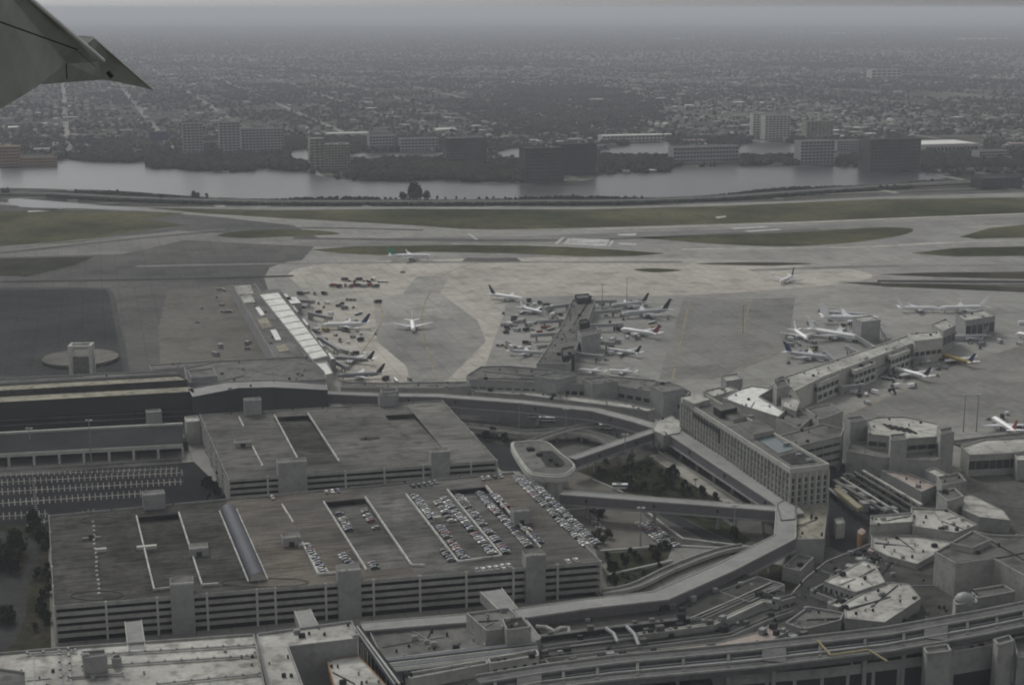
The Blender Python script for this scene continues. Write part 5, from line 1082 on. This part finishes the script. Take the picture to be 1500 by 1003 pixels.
# ================================================================ AIRCRAFT
def make_plane():
    rt = thing('airliner', '', 'airliner'); L = 39.
    prof = [(-19.5, .25, 4.3), (-17, .8, 4.1), (-13, 1.5, 3.8), (-9, 1.95, 3.6), (0, 2.0, 3.5), (12, 2.0, 3.5), (16, 1.85, 3.4), (18, 1.4, 3.2), (19.2, .7, 3.0), (19.6, .15, 2.9)]
    fu = MB().tube([(x, 0, z) for x, r_, z in prof], [r_ for x, r_, z in prof], 14).build('fuselage', 'plane_white', rt, smooth=True)
    MB().box((17.7, 0, 4.25), (1.2, 2.0, .55)).build('cockpit_window', 'glass', fu)
    for s in (-1, 1): MB().box((1, s * 1.96, 3.9), (28, .1, .3)).build('window_row', 'metal_dark', fu)
    for s in (-1, 1):
        def pl(pts, th, name, mt='plane_silver'):
            m = MB(); n = len(pts); m.add([(x, y, z + th) for x, y, z in pts] + [(x, y, z) for x, y, z in pts], [tuple(range(n)), tuple(range(2 * n - 1, n - 1, -1))] + [(i, n + i, n + (i + 1) % n, (i + 1) % n) for i in range(n)]); return m.build(name, mt, rt)
        wg = pl([(6, s * 1.6, 2.6), (-1.8, s * 1.6, 2.6), (-2.4, s * 6, 2.9), (-5.2, s * 17, 4.2), (-3.6, s * 17.2, 4.2)], .45, 'wing')
        MB().add([(-3.6, s * 17.1, 4.4), (-5.2, s * 17.1, 4.4), (-6, s * 17.5, 6.6), (-5, s * 17.5, 6.6)], [(0, 1, 2, 3)]).build('winglet', 'plane_white', wg)
        pl([(-14, s * .8, 4.3), (-17.6, s * .8, 4.3), (-19.6, s * 6.6, 4.9), (-18, s * 6.6, 4.9)], .25, 'tailplane', 'plane_white')
        MB().tube([(5.2, s * 5.4, 1.9), (4, s * 5.4, 1.9), (1, s * 5.4, 1.95)], [.95, 1.1, .6], 12).build('engine', 'plane_silver', rt)
        MB().tube([(-1, s * 2.8, 0.1), (-1, s * 2.8, 2.8)], [.55, .2], 6).build('main_gear', 'tyre', rt)
    MB().add([(-12.5, -.2, 5.2), (-17.4, -.2, 5), (-20.6, -.15, 12.2), (-18.6, -.15, 12.2), (-12.5, .2, 5.2), (-17.4, .2, 5), (-20.6, .15, 12.2), (-18.6, .15, 12.2)], [(0, 1, 2, 3), (7, 6, 5, 4), (0, 3, 7, 4), (1, 5, 6, 2), (3, 2, 6, 7)]).build('tail_fin', 'plane_white', rt)
    MB().tube([(14.5, 0, .1), (14.5, 0, 2)], [.4, .2], 6).build('nose_gear', 'tyre', rt)
    return rt
PROTO = make_plane(); first_plane = [True]
def plane(nose, tail, label, tailm='plane_white', body='plane_white', length=None):
    n, t = W(*nose, 3), W(*tail, 3); d = n - t; Lw = length or min(max(d.length, 30), 60)
    o = PROTO if first_plane[0] else copy_tree(PROTO); first_plane[0] = False
    c = (n + t) / 2; o.location = (c.x, c.y, .1); o.rotation_euler = (0, 0, math.atan2(d.y, d.x)); s = Lw / 39.; o.scale = (s, s, s); tag(o, label)
    for ch in o.children:
        nm = ch.name.split('.')[0]
        if nm in ('tail_fin', 'fuselage'):
            ch.material_slots[0].link = 'OBJECT'; ch.material_slots[0].material = M[tailm if nm == 'tail_fin' else body]
    return o
plane((636, 377), (568, 377), 'airliner with green tail taxiing on the far taxiway', 'green', length=48)
plane((606, 486), (603, 468), 'white airliner facing the camera with level wings between two piers', length=38)
plane((769, 439), (716, 432), 'silver airliner with dark tail pushed back near the central pier', 'navy', 'plane_white', 39)
plane((480, 477), (532, 476), 'airliner with dark tail parked nose in at the left pier', 'navy', 'plane_white', 40)
plane((912, 483), (963, 491), 'airliner with red tail right of the central pier', 'red', length=38)
plane((1141, 414), (1164, 404), 'white airliner turning alone on the open apron at right', 'navy', length=38)
plane((1246, 495), (1196, 487), 'large white airliner parked left of the square grey block', length=48)
plane((1292, 470), (1200, 468), 'long white airliner parked behind the square grey block', length=52)
plane((1208, 524), (1158, 518), 'silver airliner with dark upright tail beside the long pier', 'navy', 'plane_silver', 38)
plane((1307, 539), (1364, 555), 'bright white slim airliner nose in at the pier pods', 'metal_dark', length=36)
plane((1378, 520), (1425, 533), 'airliner with yellow body and dark blue tail at right', 'navy', 'yellow', 36)
plane((1455, 612), (1488, 634), 'white airliner with red marks at the right edge', 'red', length=36)
plane((1368, 452), (1322, 452), 'white airliner at the far right gates nearest the runway', length=36)
plane((1380, 453), (1442, 452), 'white airliner behind the far right gate hall', 'plane_white', length=44)
plane((1396, 494), (1440, 492), 'grey airliner tail out at the pier end', 'metal_grey', 'plane_silver', 34)
plane((1182, 496), (1164, 484), 'white airliner tucked behind the large one at left of the pier', length=34)
plane((1262, 462), (1208, 458), 'pale airliner in the back row of the right gates', 'plane_white', 'plane_silver', 38)
plane((788, 516), (752, 514), 'pale airliner parked left of the central pier root', 'plane_silver', 'plane_silver', 30)
plane((856, 540), (878, 542), 'left of two small white aircraft behind the terminal roof', length=22)
plane((900, 541), (924, 543), 'right of two small white aircraft behind the terminal roof', length=22)
plane((898, 512), (930, 517), 'grey airliner below the red tailed one', 'metal_dark', 'plane_silver', 30)
plane((900, 448), (944, 444), 'grey airliner at the far right gates of the central pier', 'metal_dark', 'plane_silver', 38)
plane((908, 462), (985, 456), 'white airliner with thin body above the red tailed one', 'metal_dark', 'plane_silver', 46)
plane((796, 458), (762, 450), 'grey airliner at the far left gate of the central pier', 'plane_white', 'plane_silver', 32)
plane((496, 524), (540, 528), 'dark airliner parked low beside the left pier', 'metal_dark', 'metal_grey', 34)
plane((505, 550), (552, 548), 'grey airliner nearest the terminal at the left pier', 'metal_dark', 'metal_grey', 34)
plane((1494, 490), (1540, 500), 'airliner cut by the right edge of the picture', 'navy', length=38)

# ================================================================ VEHICLES
def car_mesh():
    m = MB(); m.mi = 0
    prof = [(-2.2, .35), (2.2, .35), (2.25, .75), (1.2, .92), (-2.1, .98), (-2.25, .7)]
    n = len(prof); y = .88
    m.add([(x, -y, z) for x, z in prof] + [(x, y, z) for x, z in prof], [tuple(range(n)), tuple(range(2 * n - 1, n - 1, -1))] + [(i, n + i, n + (i + 1) % n, (i + 1) % n) for i in range(n)])
    m.add([(.55, -.62, 1.42), (.55, .62, 1.42), (-1.35, .62, 1.42), (-1.35, -.62, 1.42)], [(0, 1, 2, 3)])
    m.mi = 1
    for x in (-1.4, 1.4):
        for yy in (-.8, .8): m.tube([(x, yy - .1, .32), (x, yy + .1, .32)], .32, 8)
    return m
cm = car_mesh().build('car', ['car_paint_white', 'tyre']); glass_m = MB(); glass_m.add([(1.15, -.74, .92), (1.15, .74, .92), (-1.95, .74, .97), (-1.95, -.74, .97), (.55, -.6, 1.4), (.55, .6, 1.4), (-1.35, .6, 1.4), (-1.35, -.6, 1.4)], [(0, 4, 5, 1), (1, 5, 6, 2), (2, 6, 7, 3), (3, 7, 4, 0)])
gl = glass_m.build('windows', 'glass', cm); car_first = [True]; NCAR = [0]
def car(p, rz, where, group, colour=None, z=None, s=1.0):
    if NCAR[0] >= 298: return
    colour = colour or random.choices(['white', 'silver', 'grey', 'black', 'dark blue', 'dark red', 'dark green', 'beige'], [14, 19, 23, 27, 8, 5, 4, 4])[0]
    o = cm if car_first[0] else cm.copy()
    if not car_first[0]: COL.objects.link(o); g = gl.copy(); COL.objects.link(g); g.parent = o
    car_first[0] = False; NCAR[0] += 1; o.location = p; o.rotation_euler = (0, 0, rz); o.scale = (s, s, s)
    o.material_slots[0].link = 'OBJECT'; o.material_slots[0].material = CARS[colour]; tag(o, '%s car %s' % (colour, where), 'car', '%s cars %s' % (colour, group)); return o
def row(a, c, fill, where, group, z=ZT, z2=None, dual=False, sp=2.85, flip=0, cols=None, along=False):
    z2 = z if z2 is None else z2; A, B = W(*a, z), W(*c, z2); d = B - A; n = int(d.length / sp); rz = math.atan2(d.y, d.x) + (0 if along else math.pi / 2); nn = Vector((-d.y, d.x, 0)).normalized()
    for k in range(n):
        for s_ in ((-1, 1) if dual else (0,)):
            if random.random() > fill: continue
            p = A + d * (k + .5) / n + nn * s_ * 2.7 + nn * random.uniform(-.35, .35); p.z += .02
            car(p, rz + random.uniform(-.05, .05) + (math.pi if random.random() < .5 else 0), where, group, cols and random.choice(cols))
zr = lambda f: ZT - 2.75 * f + .1
row((762, 698), (868, 800), .93, 'in the long double row by the garage roof right edge', 'by the roof right edge', dual=True)
row((722, 724), (748, 750), .85, 'beside the rightmost barrier of the front garage roof', 'beside the rightmost barrier'); row((768, 774), (795, 800), .75, 'beside the rightmost barrier of the front garage roof', 'beside the rightmost barrier')
row((701, 722), (776, 802), .92, 'in the sunken bay left of the rightmost barrier', 'in the rightmost sunken bay', z=zr(.92), z2=zr(.05))
row((671, 726), (744, 812), .85, 'in the sunken bay right of the middle barrier', 'in the middle sunken bay', z=zr(.92), z2=zr(.05))
row((649, 730), (722, 812), .9, 'left of the second barrier from the right', 'left of the second barrier', dual=False)
row((607, 726), (682, 820), .86, 'in the fullest row right of the tall barrier', 'right of the tall barrier')
row((640, 735), (664, 765), .3, 'in the broken row facing the fullest one', 'facing the fullest row')
row((497, 752), (512, 778), .6, 'in the sunken bay of the middle roof', 'in the sunken bay of the middle roof', z=zr(.8), z2=zr(.5)); row((530, 742), (553, 778), .7, 'in the sunken bay of the middle roof', 'in the sunken bay of the middle roof', z=zr(.85), z2=zr(.5))
row((449, 799), (474, 840), .95, 'in the short row beside the roof shed', 'beside the roof shed'); row((500, 812), (516, 830), .9, 'left of the long middle barrier', 'left of the middle barrier')
row((544, 824), (552, 834), 1, 'by the front end of the middle barrier', 'by the end of the middle barrier', cols=['black', 'dark green'])
row((650, 806), (662, 823), .9, 'in the corner of the front roof edge', 'in the roof edge corner'); 
row((694, 837), (750, 829), 1, 'in the bright row at the front parapet', 'at the front parapet', sp=3.0, cols=['white', 'white', 'silver']); row((826, 824), (850, 821), 1, 'of the three at the front right corner', 'at the front right corner', sp=3.0, cols=['white'])
row((600, 713), (642, 707), .95, 'parked against the back garage wall', 'against the back garage wall', sp=3); row((702, 702), (738, 698), .95, 'parked against the back garage wall', 'against the back garage wall', sp=3); row((474, 722), (508, 719), .7, 'parked against the back garage wall', 'against the back garage wall', sp=3); row((382, 732), (404, 729), .5, 'parked against the back garage wall', 'against the back garage wall', sp=3)
row((942, 766), (986, 803), .95, 'in the double row at the edge of the ground level car park', 'at the edge of the ground car park', z=0, dual=True)
row((868, 760), (900, 800), .6, 'in the loose row beside the garage edge on the ground', 'in the loose ground row', z=0)
row((884, 801), (950, 792), .95, 'in the bottom row of the ground level car park', 'in the bottom row of the ground car park', z=0, cols=['white', 'silver', 'black', 'white'])
for x, y, cl in ((904, 770, 'white'), (922, 784, 'black'), (864, 790, 'white'), (872, 795, 'silver'), (910, 758, 'dark blue'), (842, 708, 'grey'), (848, 712, 'white'), (958, 690, 'black'), (838, 706, 'silver'), (1008, 678, 'white'), (985, 700, 'silver')): car(W(x, y), random.uniform(0, 3), 'standing free inside the terminal ring', 'free inside the ring', cl)
for x, y, cl in ((841, 632, 'white'), (868, 636, 'white'), (888, 640, 'silver'), (870, 632, 'white'), (822, 657, 'white'), (1003, 816, 'white'), (955, 868, 'white'), (1125, 760, 'white'), (1105, 792, 'black')): car(W(x, y, 5 if y < 645 else .1), GRID, 'driving on the road round the platform', 'on the ring road', cl)
for x, y in ((34, 706), (36, 720), (85, 722), (32, 735), (88, 738), (138, 716), (145, 731), (190, 700), (38, 757), (4, 764), (255, 692), (262, 700), (250, 714), (262, 706), (257, 724), (266, 722), (200, 735), (268, 690)): car(W(x, y - 2), GRID + math.pi / 2, 'in the nearly empty striped car park', 'in the striped car park')
for x, y in ((78, 641), (83, 643), (88, 642), (186, 638), (193, 637), (217, 634), (222, 634), (241, 632), (10, 652), (40, 648), (58, 652), (120, 637)): car(W(x, y, 7.02), GRID * .7, 'on the raised terminal road at left', 'on the raised terminal road')
for i in range(7): car(W(40 + (i % 2) * 6, 866 + i * 5), 0, 'in the little row of pale cars beside the grove', 'beside the grove', 'white' if i % 3 else 'silver')
row((1458, 716), (1490, 733), .95, 'in the bright row of the right car park', 'in the right car park', z=0, cols=['white', 'white', 'silver', 'black']); row((1428, 705), (1500, 700), .5, 'in the back row of the right car park', 'in the right back row', z=0); row((1440, 690), (1500, 687), .4, 'in the back row of the right car park', 'in the right back row', z=0)
hl = [Vector(q) for q in offset(hp, -9.5)]; h2 = [Vector(q) for q in offset(hp, 9.5)]
for i in range(22):
    src = hl if i % 2 else h2; k = random.randrange(int(len(src) * .62), len(src) - 7) if i < 15 else random.randrange(8, len(src) - 8); t = random.random(); p = src[k].lerp(src[k + 1], t); d = src[k + 1] - src[k]
    car((p.x, p.y, 1.22), math.atan2(d.y, d.x), 'driving on the highway beside the lagoon', 'on the lagoon highway', random.choice(['white', 'white', 'silver', 'black']), s=1.15)
def bus(px, py, rz, label, z=.1):
    rt = thing('bus', label, 'bus', W(px, py, z), rz)
    MB().box((0, 0, 1.75), (11.5, 2.5, 2.6)).build('body', 'plane_white', rt); MB().box((0, 0, 2.1), (11.0, 2.56, .9)).build('window_band', 'glass', rt); MB().box((-2, 0, 3.2), (3, 1.6, .35)).build('roof_unit', 'metal_grey', rt)
    for x in (-3.6, 3.8):
        for y in (-1.15, 1.15): MB().tube([(x, y - .15, .5), (x, y + .15, .5)], .5, 10).build('wheel', 'tyre', rt)
bus(912, 716, R(-2), 'white shuttle bus behind the nearly level walkway'); bus(786, 612, R(-4), 'white bus on the road under the curved walkway'); bus(800, 617, R(-4), 'second white bus just below the one under the curved walkway'); bus(890, 628, R(-8), 'white bus beyond the diagonal walkway')
print('cars', NCAR[0])
# airport service vehicles
def svc(kind):
    m = MB()
    if kind == 0: m.box((-.8, 0, 1.9), (5.2, 2.3, 2.4)); m.mi = 1; m.box((2.9, 0, 1.3), (1.8, 2.2, 1.7)); m.mi = 2; m.box((3.0, 0, 2.3), (1.3, 2.0, .5)); nm = 'service_truck'
    elif kind == 1: m.box((0, 0, .8), (2.8, 1.5, .7)); m.box((-.6, 0, 1.8), (1.3, 1.4, .12)); m.mi = 2; m.box((-.6, 0, 1.45), (1.1, 1.2, .5)); m.mi = 1; m.box((1.2, 0, 1.2), (.5, 1.2, .3)); nm = 'baggage_tug'
    elif kind == 2:
        for k in range(3): m.mi = 0; m.box((k * 3.7 - 3.7, 0, 1.9), (3.0, 1.7, .15)); m.mi = 1; m.box((k * 3.7 - 3.7, 0, .55), (3.1, 1.6, .25)); m.box((k * 3.7 - 5.1, 0, 1.2), (.12, 1.6, 1.3)); m.box((k * 3.7 - 1.85, 0, .5), (.7, .15, .12)); m.mi = 2; m.box((k * 3.7 - 3.7, 0, 1.0), (2.4, 1.3, .7))
        nm = 'baggage_train'
    else: m.box((0, 0, 1.2), (4.8, 1.9, 1.4)); m.box((-.4, 0, 2.05), (3.6, 1.8, .3)); m.mi = 2; m.box((2.0, 0, 1.75), (.9, 1.7, .5)); m.mi = 1; m.box((-2.45, 0, .7), (.1, 1.8, .3)); nm = 'van'
    m.mi = 2
    for x in (-1.3, 1.5):
        for yy in (-.8, .8): m.tube([(x, yy - .12, .4), (x, yy + .12, .4)], .4, 7)
    return nm, m
SV = [svc(k) for k in range(4)]; SVM = [m.build(n, ['plane_white', 'metal_grey', 'tyre']) for n, m in SV]; sfirst = [True] * 4
def service(px, py, where, group, kind=None, colour=None):
    k = random.choice([0, 0, 1, 1, 2, 3, 3]) if kind is None else kind; o = SVM[k] if sfirst[k] else SVM[k].copy()
    if not sfirst[k]: COL.objects.link(o)
    sfirst[k] = False; cn = colour or random.choices(['white', 'silver', 'grey', 'dark', 'yellow', 'red'], [16, 16, 28, 36, 2, 1])[0]
    o.location = W(px, py); o.rotation_euler.z = random.uniform(0, 6.28); o.material_slots[0].link = 'OBJECT'; o.material_slots[0].material = M[{'white': 'plane_white', 'silver': 'plane_silver', 'grey': 'metal_grey', 'dark': 'metal_dark', 'yellow': 'yellow', 'red': 'red'}[cn]]
    nm = SV[k][0].replace('_', ' '); tag(o, '%s %s %s' % (cn, nm, where), nm if k != 0 else 'truck', '%s %ss %s' % (cn, nm, group))
def scatter(poly, n, where, group, **kw):
    xs = [p[0] for p in poly]; ys = [p[1] for p in poly]; k = 0
    while k < n:
        x, y = random.uniform(min(xs), max(xs)), random.uniform(min(ys), max(ys))
        if inside((x, y), poly): service(x, y, where, group, **kw); k += 1
scatter([(735, 440), (830, 440), (815, 480), (780, 520), (735, 520)], 52, 'on the ramp left of the central pier', 'left of the central pier')
scatter([(872, 440), (990, 435), (985, 470), (880, 535), (850, 535)], 46, 'on the ramp right of the central pier', 'right of the central pier')
scatter([(285, 425), (345, 425), (395, 520), (320, 530), (285, 470)], 16, 'on the tan apron left of the left pier', 'left of the left pier', colour='grey')
scatter([(430, 430), (520, 425), (520, 460), (540, 500), (500, 550), (450, 480)], 40, 'on the bright ramp right of the left pier', 'right of the left pier')
scatter([(1160, 460), (1250, 455), (1250, 500), (1150, 535)], 30, 'on the ramp left of the long pier', 'left of the long pier')
scatter([(1230, 570), (1330, 520), (1420, 530), (1380, 560), (1250, 600)], 30, 'on the ramp right of the long pier', 'right of the long pier')
scatter([(1400, 480), (1500, 470), (1500, 505), (1420, 520)], 12, 'beside the far right gates', 'beside the far right gates')
scatter([(1440, 605), (1500, 600), (1500, 632), (1450, 630)], 8, 'at the right edge gates', 'at the right edge gates')
for i in range(9): service(505 + i * 7, 411 + (i % 3) * 1.5, 'in the line of vehicles beyond the left pier', 'beyond the left pier', kind=i % 3, colour='white' if i > 5 else 'dark')
for i in range(8): service(488 + i * 9, 420 + (i % 2), 'in the second line of vehicles beyond the left pier', 'second line beyond the left pier', kind=0, colour=['red', 'dark', 'grey'][i % 3])
for x, y in ((520, 520), (550, 490), (525, 461), (590, 400), (498, 500), (554, 444), (600, 557), (565, 557), (580, 559), (535, 520)): service(x, y, 'scattered on the open concrete by the left pier', 'open concrete by the left pier')
# jet bridges
def make_bridge():
    rt = thing('jet_bridge', '', 'jet bridge'); MB().box((9, 0, 5), (18, 2.6, 2.6)).build('tunnel', 'metal_grey', rt); MB().box((19, 0, 4.9), (3.4, 3.6, 3.2)).build('cabin', 'concrete_grey', rt)
    for s in (-1, 1): MB().box((15.5, s * 1.2, 1.9), (.5, .5, 3.8)).build('leg', 'metal_dark', rt)
    MB().tube([(0, 0, 0), (0, 0, 6.6)], 2.2, 12).build('rotunda', 'concrete', rt); return rt
JB = make_bridge(); jf = [True]
def bridge(p, q, label, group):
    a, c = W(*p), W(*q); d = c - a; o = JB if jf[0] else copy_tree(JB); jf[0] = False; o.location = a; s = d.length / 19; o.scale = (s, 1, 1); o.rotation_euler = (0, 0, math.atan2(d.y, d.x)); tag(o, label, group=group)
for p, q, l in (((455, 468), (483, 474), 'jet bridge reaching the dark tailed airliner at the left pier'), ((470, 505), (497, 522), 'jet bridge halfway down the left pier'), ((482, 535), (508, 548), 'jet bridge at the root of the left pier'), ((430, 448), (458, 450), 'jet bridge at the far end of the left pier')): bridge(p, q, l, None)
for i, (p, q) in enumerate([((833, 455), (800, 459)), ((822, 478), (792, 480)), ((812, 498), (780, 500)), ((802, 516), (788, 517))]): bridge(p, q, 'jet bridge on the left side of the central pier', 'jet bridges left of the central pier')
for i, (p, q) in enumerate([((868, 450), (900, 449)), ((866, 466), (905, 463)), ((862, 486), (908, 484)), ((852, 510), (896, 512)), ((845, 528), (880, 532))]): bridge(p, q, 'jet bridge on the right side of the central pier', 'jet bridges right of the central pier')
for i, (p, q) in enumerate([((1225, 540), (1208, 526)), ((1282, 520), (1246, 497)), ((1300, 505), (1292, 490)), ((1260, 528), (1240, 518))]): bridge(p, q, 'jet bridge on the left side of the long pier', 'jet bridges left of the long pier')
for i, (p, q) in enumerate([((1280, 556), (1306, 542)), ((1334, 528), (1376, 522)), ((1232, 578), (1262, 575)), ((1378, 505), (1396, 496)), ((1330, 535), (1352, 534))]): bridge(p, q, 'jet bridge on the right side of the long pier', 'jet bridges right of the long pier')
# light masts
def mast(px, py, h, label, n=2):
    p = W(px, py); rt = thing('light_mast', label, 'light mast', p); MB().tube([(0, 0, 0), (0, 0, h)], [.45, .25], 6).build('pole', 'metal_grey', rt)
    for s in range(n): MB().box((math.cos(s * 3.14) * 1.2, 0, h), (1.6, 1, .7)).build('lamp_head', 'pale_wall', rt)
for x, y, h, l in ((1411, 632, 24, 'left of two light masts at the right ramp'), (1430, 632, 24, 'right of two light masts at the right ramp'), (1088, 488, 24, 'light mast on the open lane right of the central pier'), (915, 690, 22, 'light mast beside the diagonal walkway'), (760, 640, 22, 'light mast beside the back garage'), (134, 678, 26, 'round headed light mast before the dark glass terminal'), (829, 640, 18, 'thin light mast behind the round platform'), (938, 800, 20, 'light mast in the ground level car park'), (882, 460, 26, 'left light mast on the central pier ramp'), (918, 450, 26, 'right light mast on the central pier ramp'), (45, 660, 14, 'short lamp on the raised terminal road'), (1075, 790, 18, 'light mast inside the walkway bend')): mast(x, y, h, l)

# labels that single each thing out inside small groups
def sector(px):
    for lim, nm in ((170, 'behind the orange brown blocks'), (290, 'left of the slim grey towers'), (440, 'behind the slim grey towers'), (560, 'behind the beige lagoon building'), (720, 'behind the dark glass office'), (900, 'above the paired dark offices'), (1090, 'above the long beige block'), (1240, 'around the pale towers'), (1360, 'behind the largest dark block')):
        if px < lim: return nm
    return 'around the white roofed warehouse'
for o in list(COL.objects):
    if o.get('category') == 'house':
        px = 750 + F_PX * o.location.x / (o.location.y * math.cos(PITCH) + CAM_H * math.sin(PITCH)); o['label'] = o['label'].replace('among the trees across the lagoon', 'across the lagoon, ' + sector(px)); o['group'] = 'houses ' + sector(px)
same = {}
for o in COL.objects:
    if o.get('category') and o.get('label'): same.setdefault((o['label'], o['category']), []).append(o)
ORD = 'first second third fourth fifth sixth seventh eighth ninth tenth eleventh twelfth thirteenth fourteenth'.split()
for (lb, ct), L_ in same.items():
    if len(L_) > 1 and not L_[0].get('group'):
        for o in L_: o['group'] = ct + ' ' + lb[:40]
    if 2 <= len(L_) <= 14 and len(lb.split()) <= 12:
        L_.sort(key=lambda o: o.location.x / (o.location.y + 60))
        for i, o in enumerate(L_): o['label'] = lb + (', left one of two' if i == 0 else ', right one of two') if len(L_) == 2 else lb + ', %s from the left' % ORD[i]
# ================================================================ own aircraft's wing, near the camera
def wing():
    c0 = Vector((0, 0, CAM_H))
    def pt(px, py, d): return c0 + ray(px, py) * d
    rt = thing('aircraft_wing', 'grey wing tip of the viewing aircraft in the upper left corner', 'aircraft wing', pt(60, 40, 17)); org = tuple(rt.location)
    def slab(pts, th, name, mt, parent=rt):
        P = [pt(*p) for p in pts]; n = len(P); nn = (P[1] - P[0]).cross(P[2] - P[0]).normalized() * th; m = MB()
        m.add(P + [p + nn for p in P], [tuple(range(n)), tuple(range(2 * n - 1, n - 1, -1))] + [(i, n + i, n + (i + 1) % n, (i + 1) % n) for i in range(n)])
        o = m.build(name, mt, parent, origin=org)
        return o
    slab([(-260, -190, 12), (-40, -70, 14), (46, 0, 16), (153, 90, 19), (97, 94, 18), (62, 122, 17), (34, 140, 16.5), (0, 160, 16), (-260, 230, 12)], .03, 'wing_panel', 'wing_skin')
    slab([(110, 54, 19.3), (138, 56, 19.6), (228, 134, 22), (196, 124, 21.6), (150, 117, 20.6), (60, 124, 18.2), (96, 92, 18.6)], .02, 'flap', 'wing_skin')
    def strip(a, b_, w_, name, mt): A, B = pt(*a), pt(*b_); MB().tube([A, B], w_, 6).build(name, mt, rt, origin=org)
    strip((40, -5, 15.7), (152, 89, 18.7), .022, 'trailing_edge', 'wing_edge'); strip((139, 57, 19.5), (226, 133, 21.8), .007, 'flap_edge', 'wing_edge')
    strip((-40, 18, 13.6), (113, 73, 17.6), .008, 'panel_seam', 'panel_gap'); strip((97, 94, 17.8), (98, 116, 18.0), .006, 'hinge', 'panel_gap'); strip((113, 75, 17.8), (140, 98, 18.4), .003, 'panel_seam', 'panel_gap')
    strip((158, 106, 20.4), (164, 113, 20.4), .03, 'hinge', 'panel_gap')
wing()
# ================================================================ haze
b = MB(); b.box((0, 29500, (275 - 1.6) / 2), (150000, 120000 - 6000, 276.6)); hz = b.build('haze', [])
hm = bpy.data.materials.new('haze_air'); hm.use_nodes = True; n = hm.node_tree; n.nodes.clear(); out = n.nodes.new('ShaderNodeOutputMaterial'); pv = n.nodes.new('ShaderNodeVolumePrincipled')
pv.inputs['Color'].default_value = (.76, .8, .87, 1); pv.inputs['Density'].default_value = HAZE; pv.inputs['Anisotropy'].default_value = .1; n.links.new(pv.outputs[0], out.inputs['Volume'])
hz.data.materials.append(hm); tag(hz, 'thin blue grey haze over the whole airport', kind='stuff')
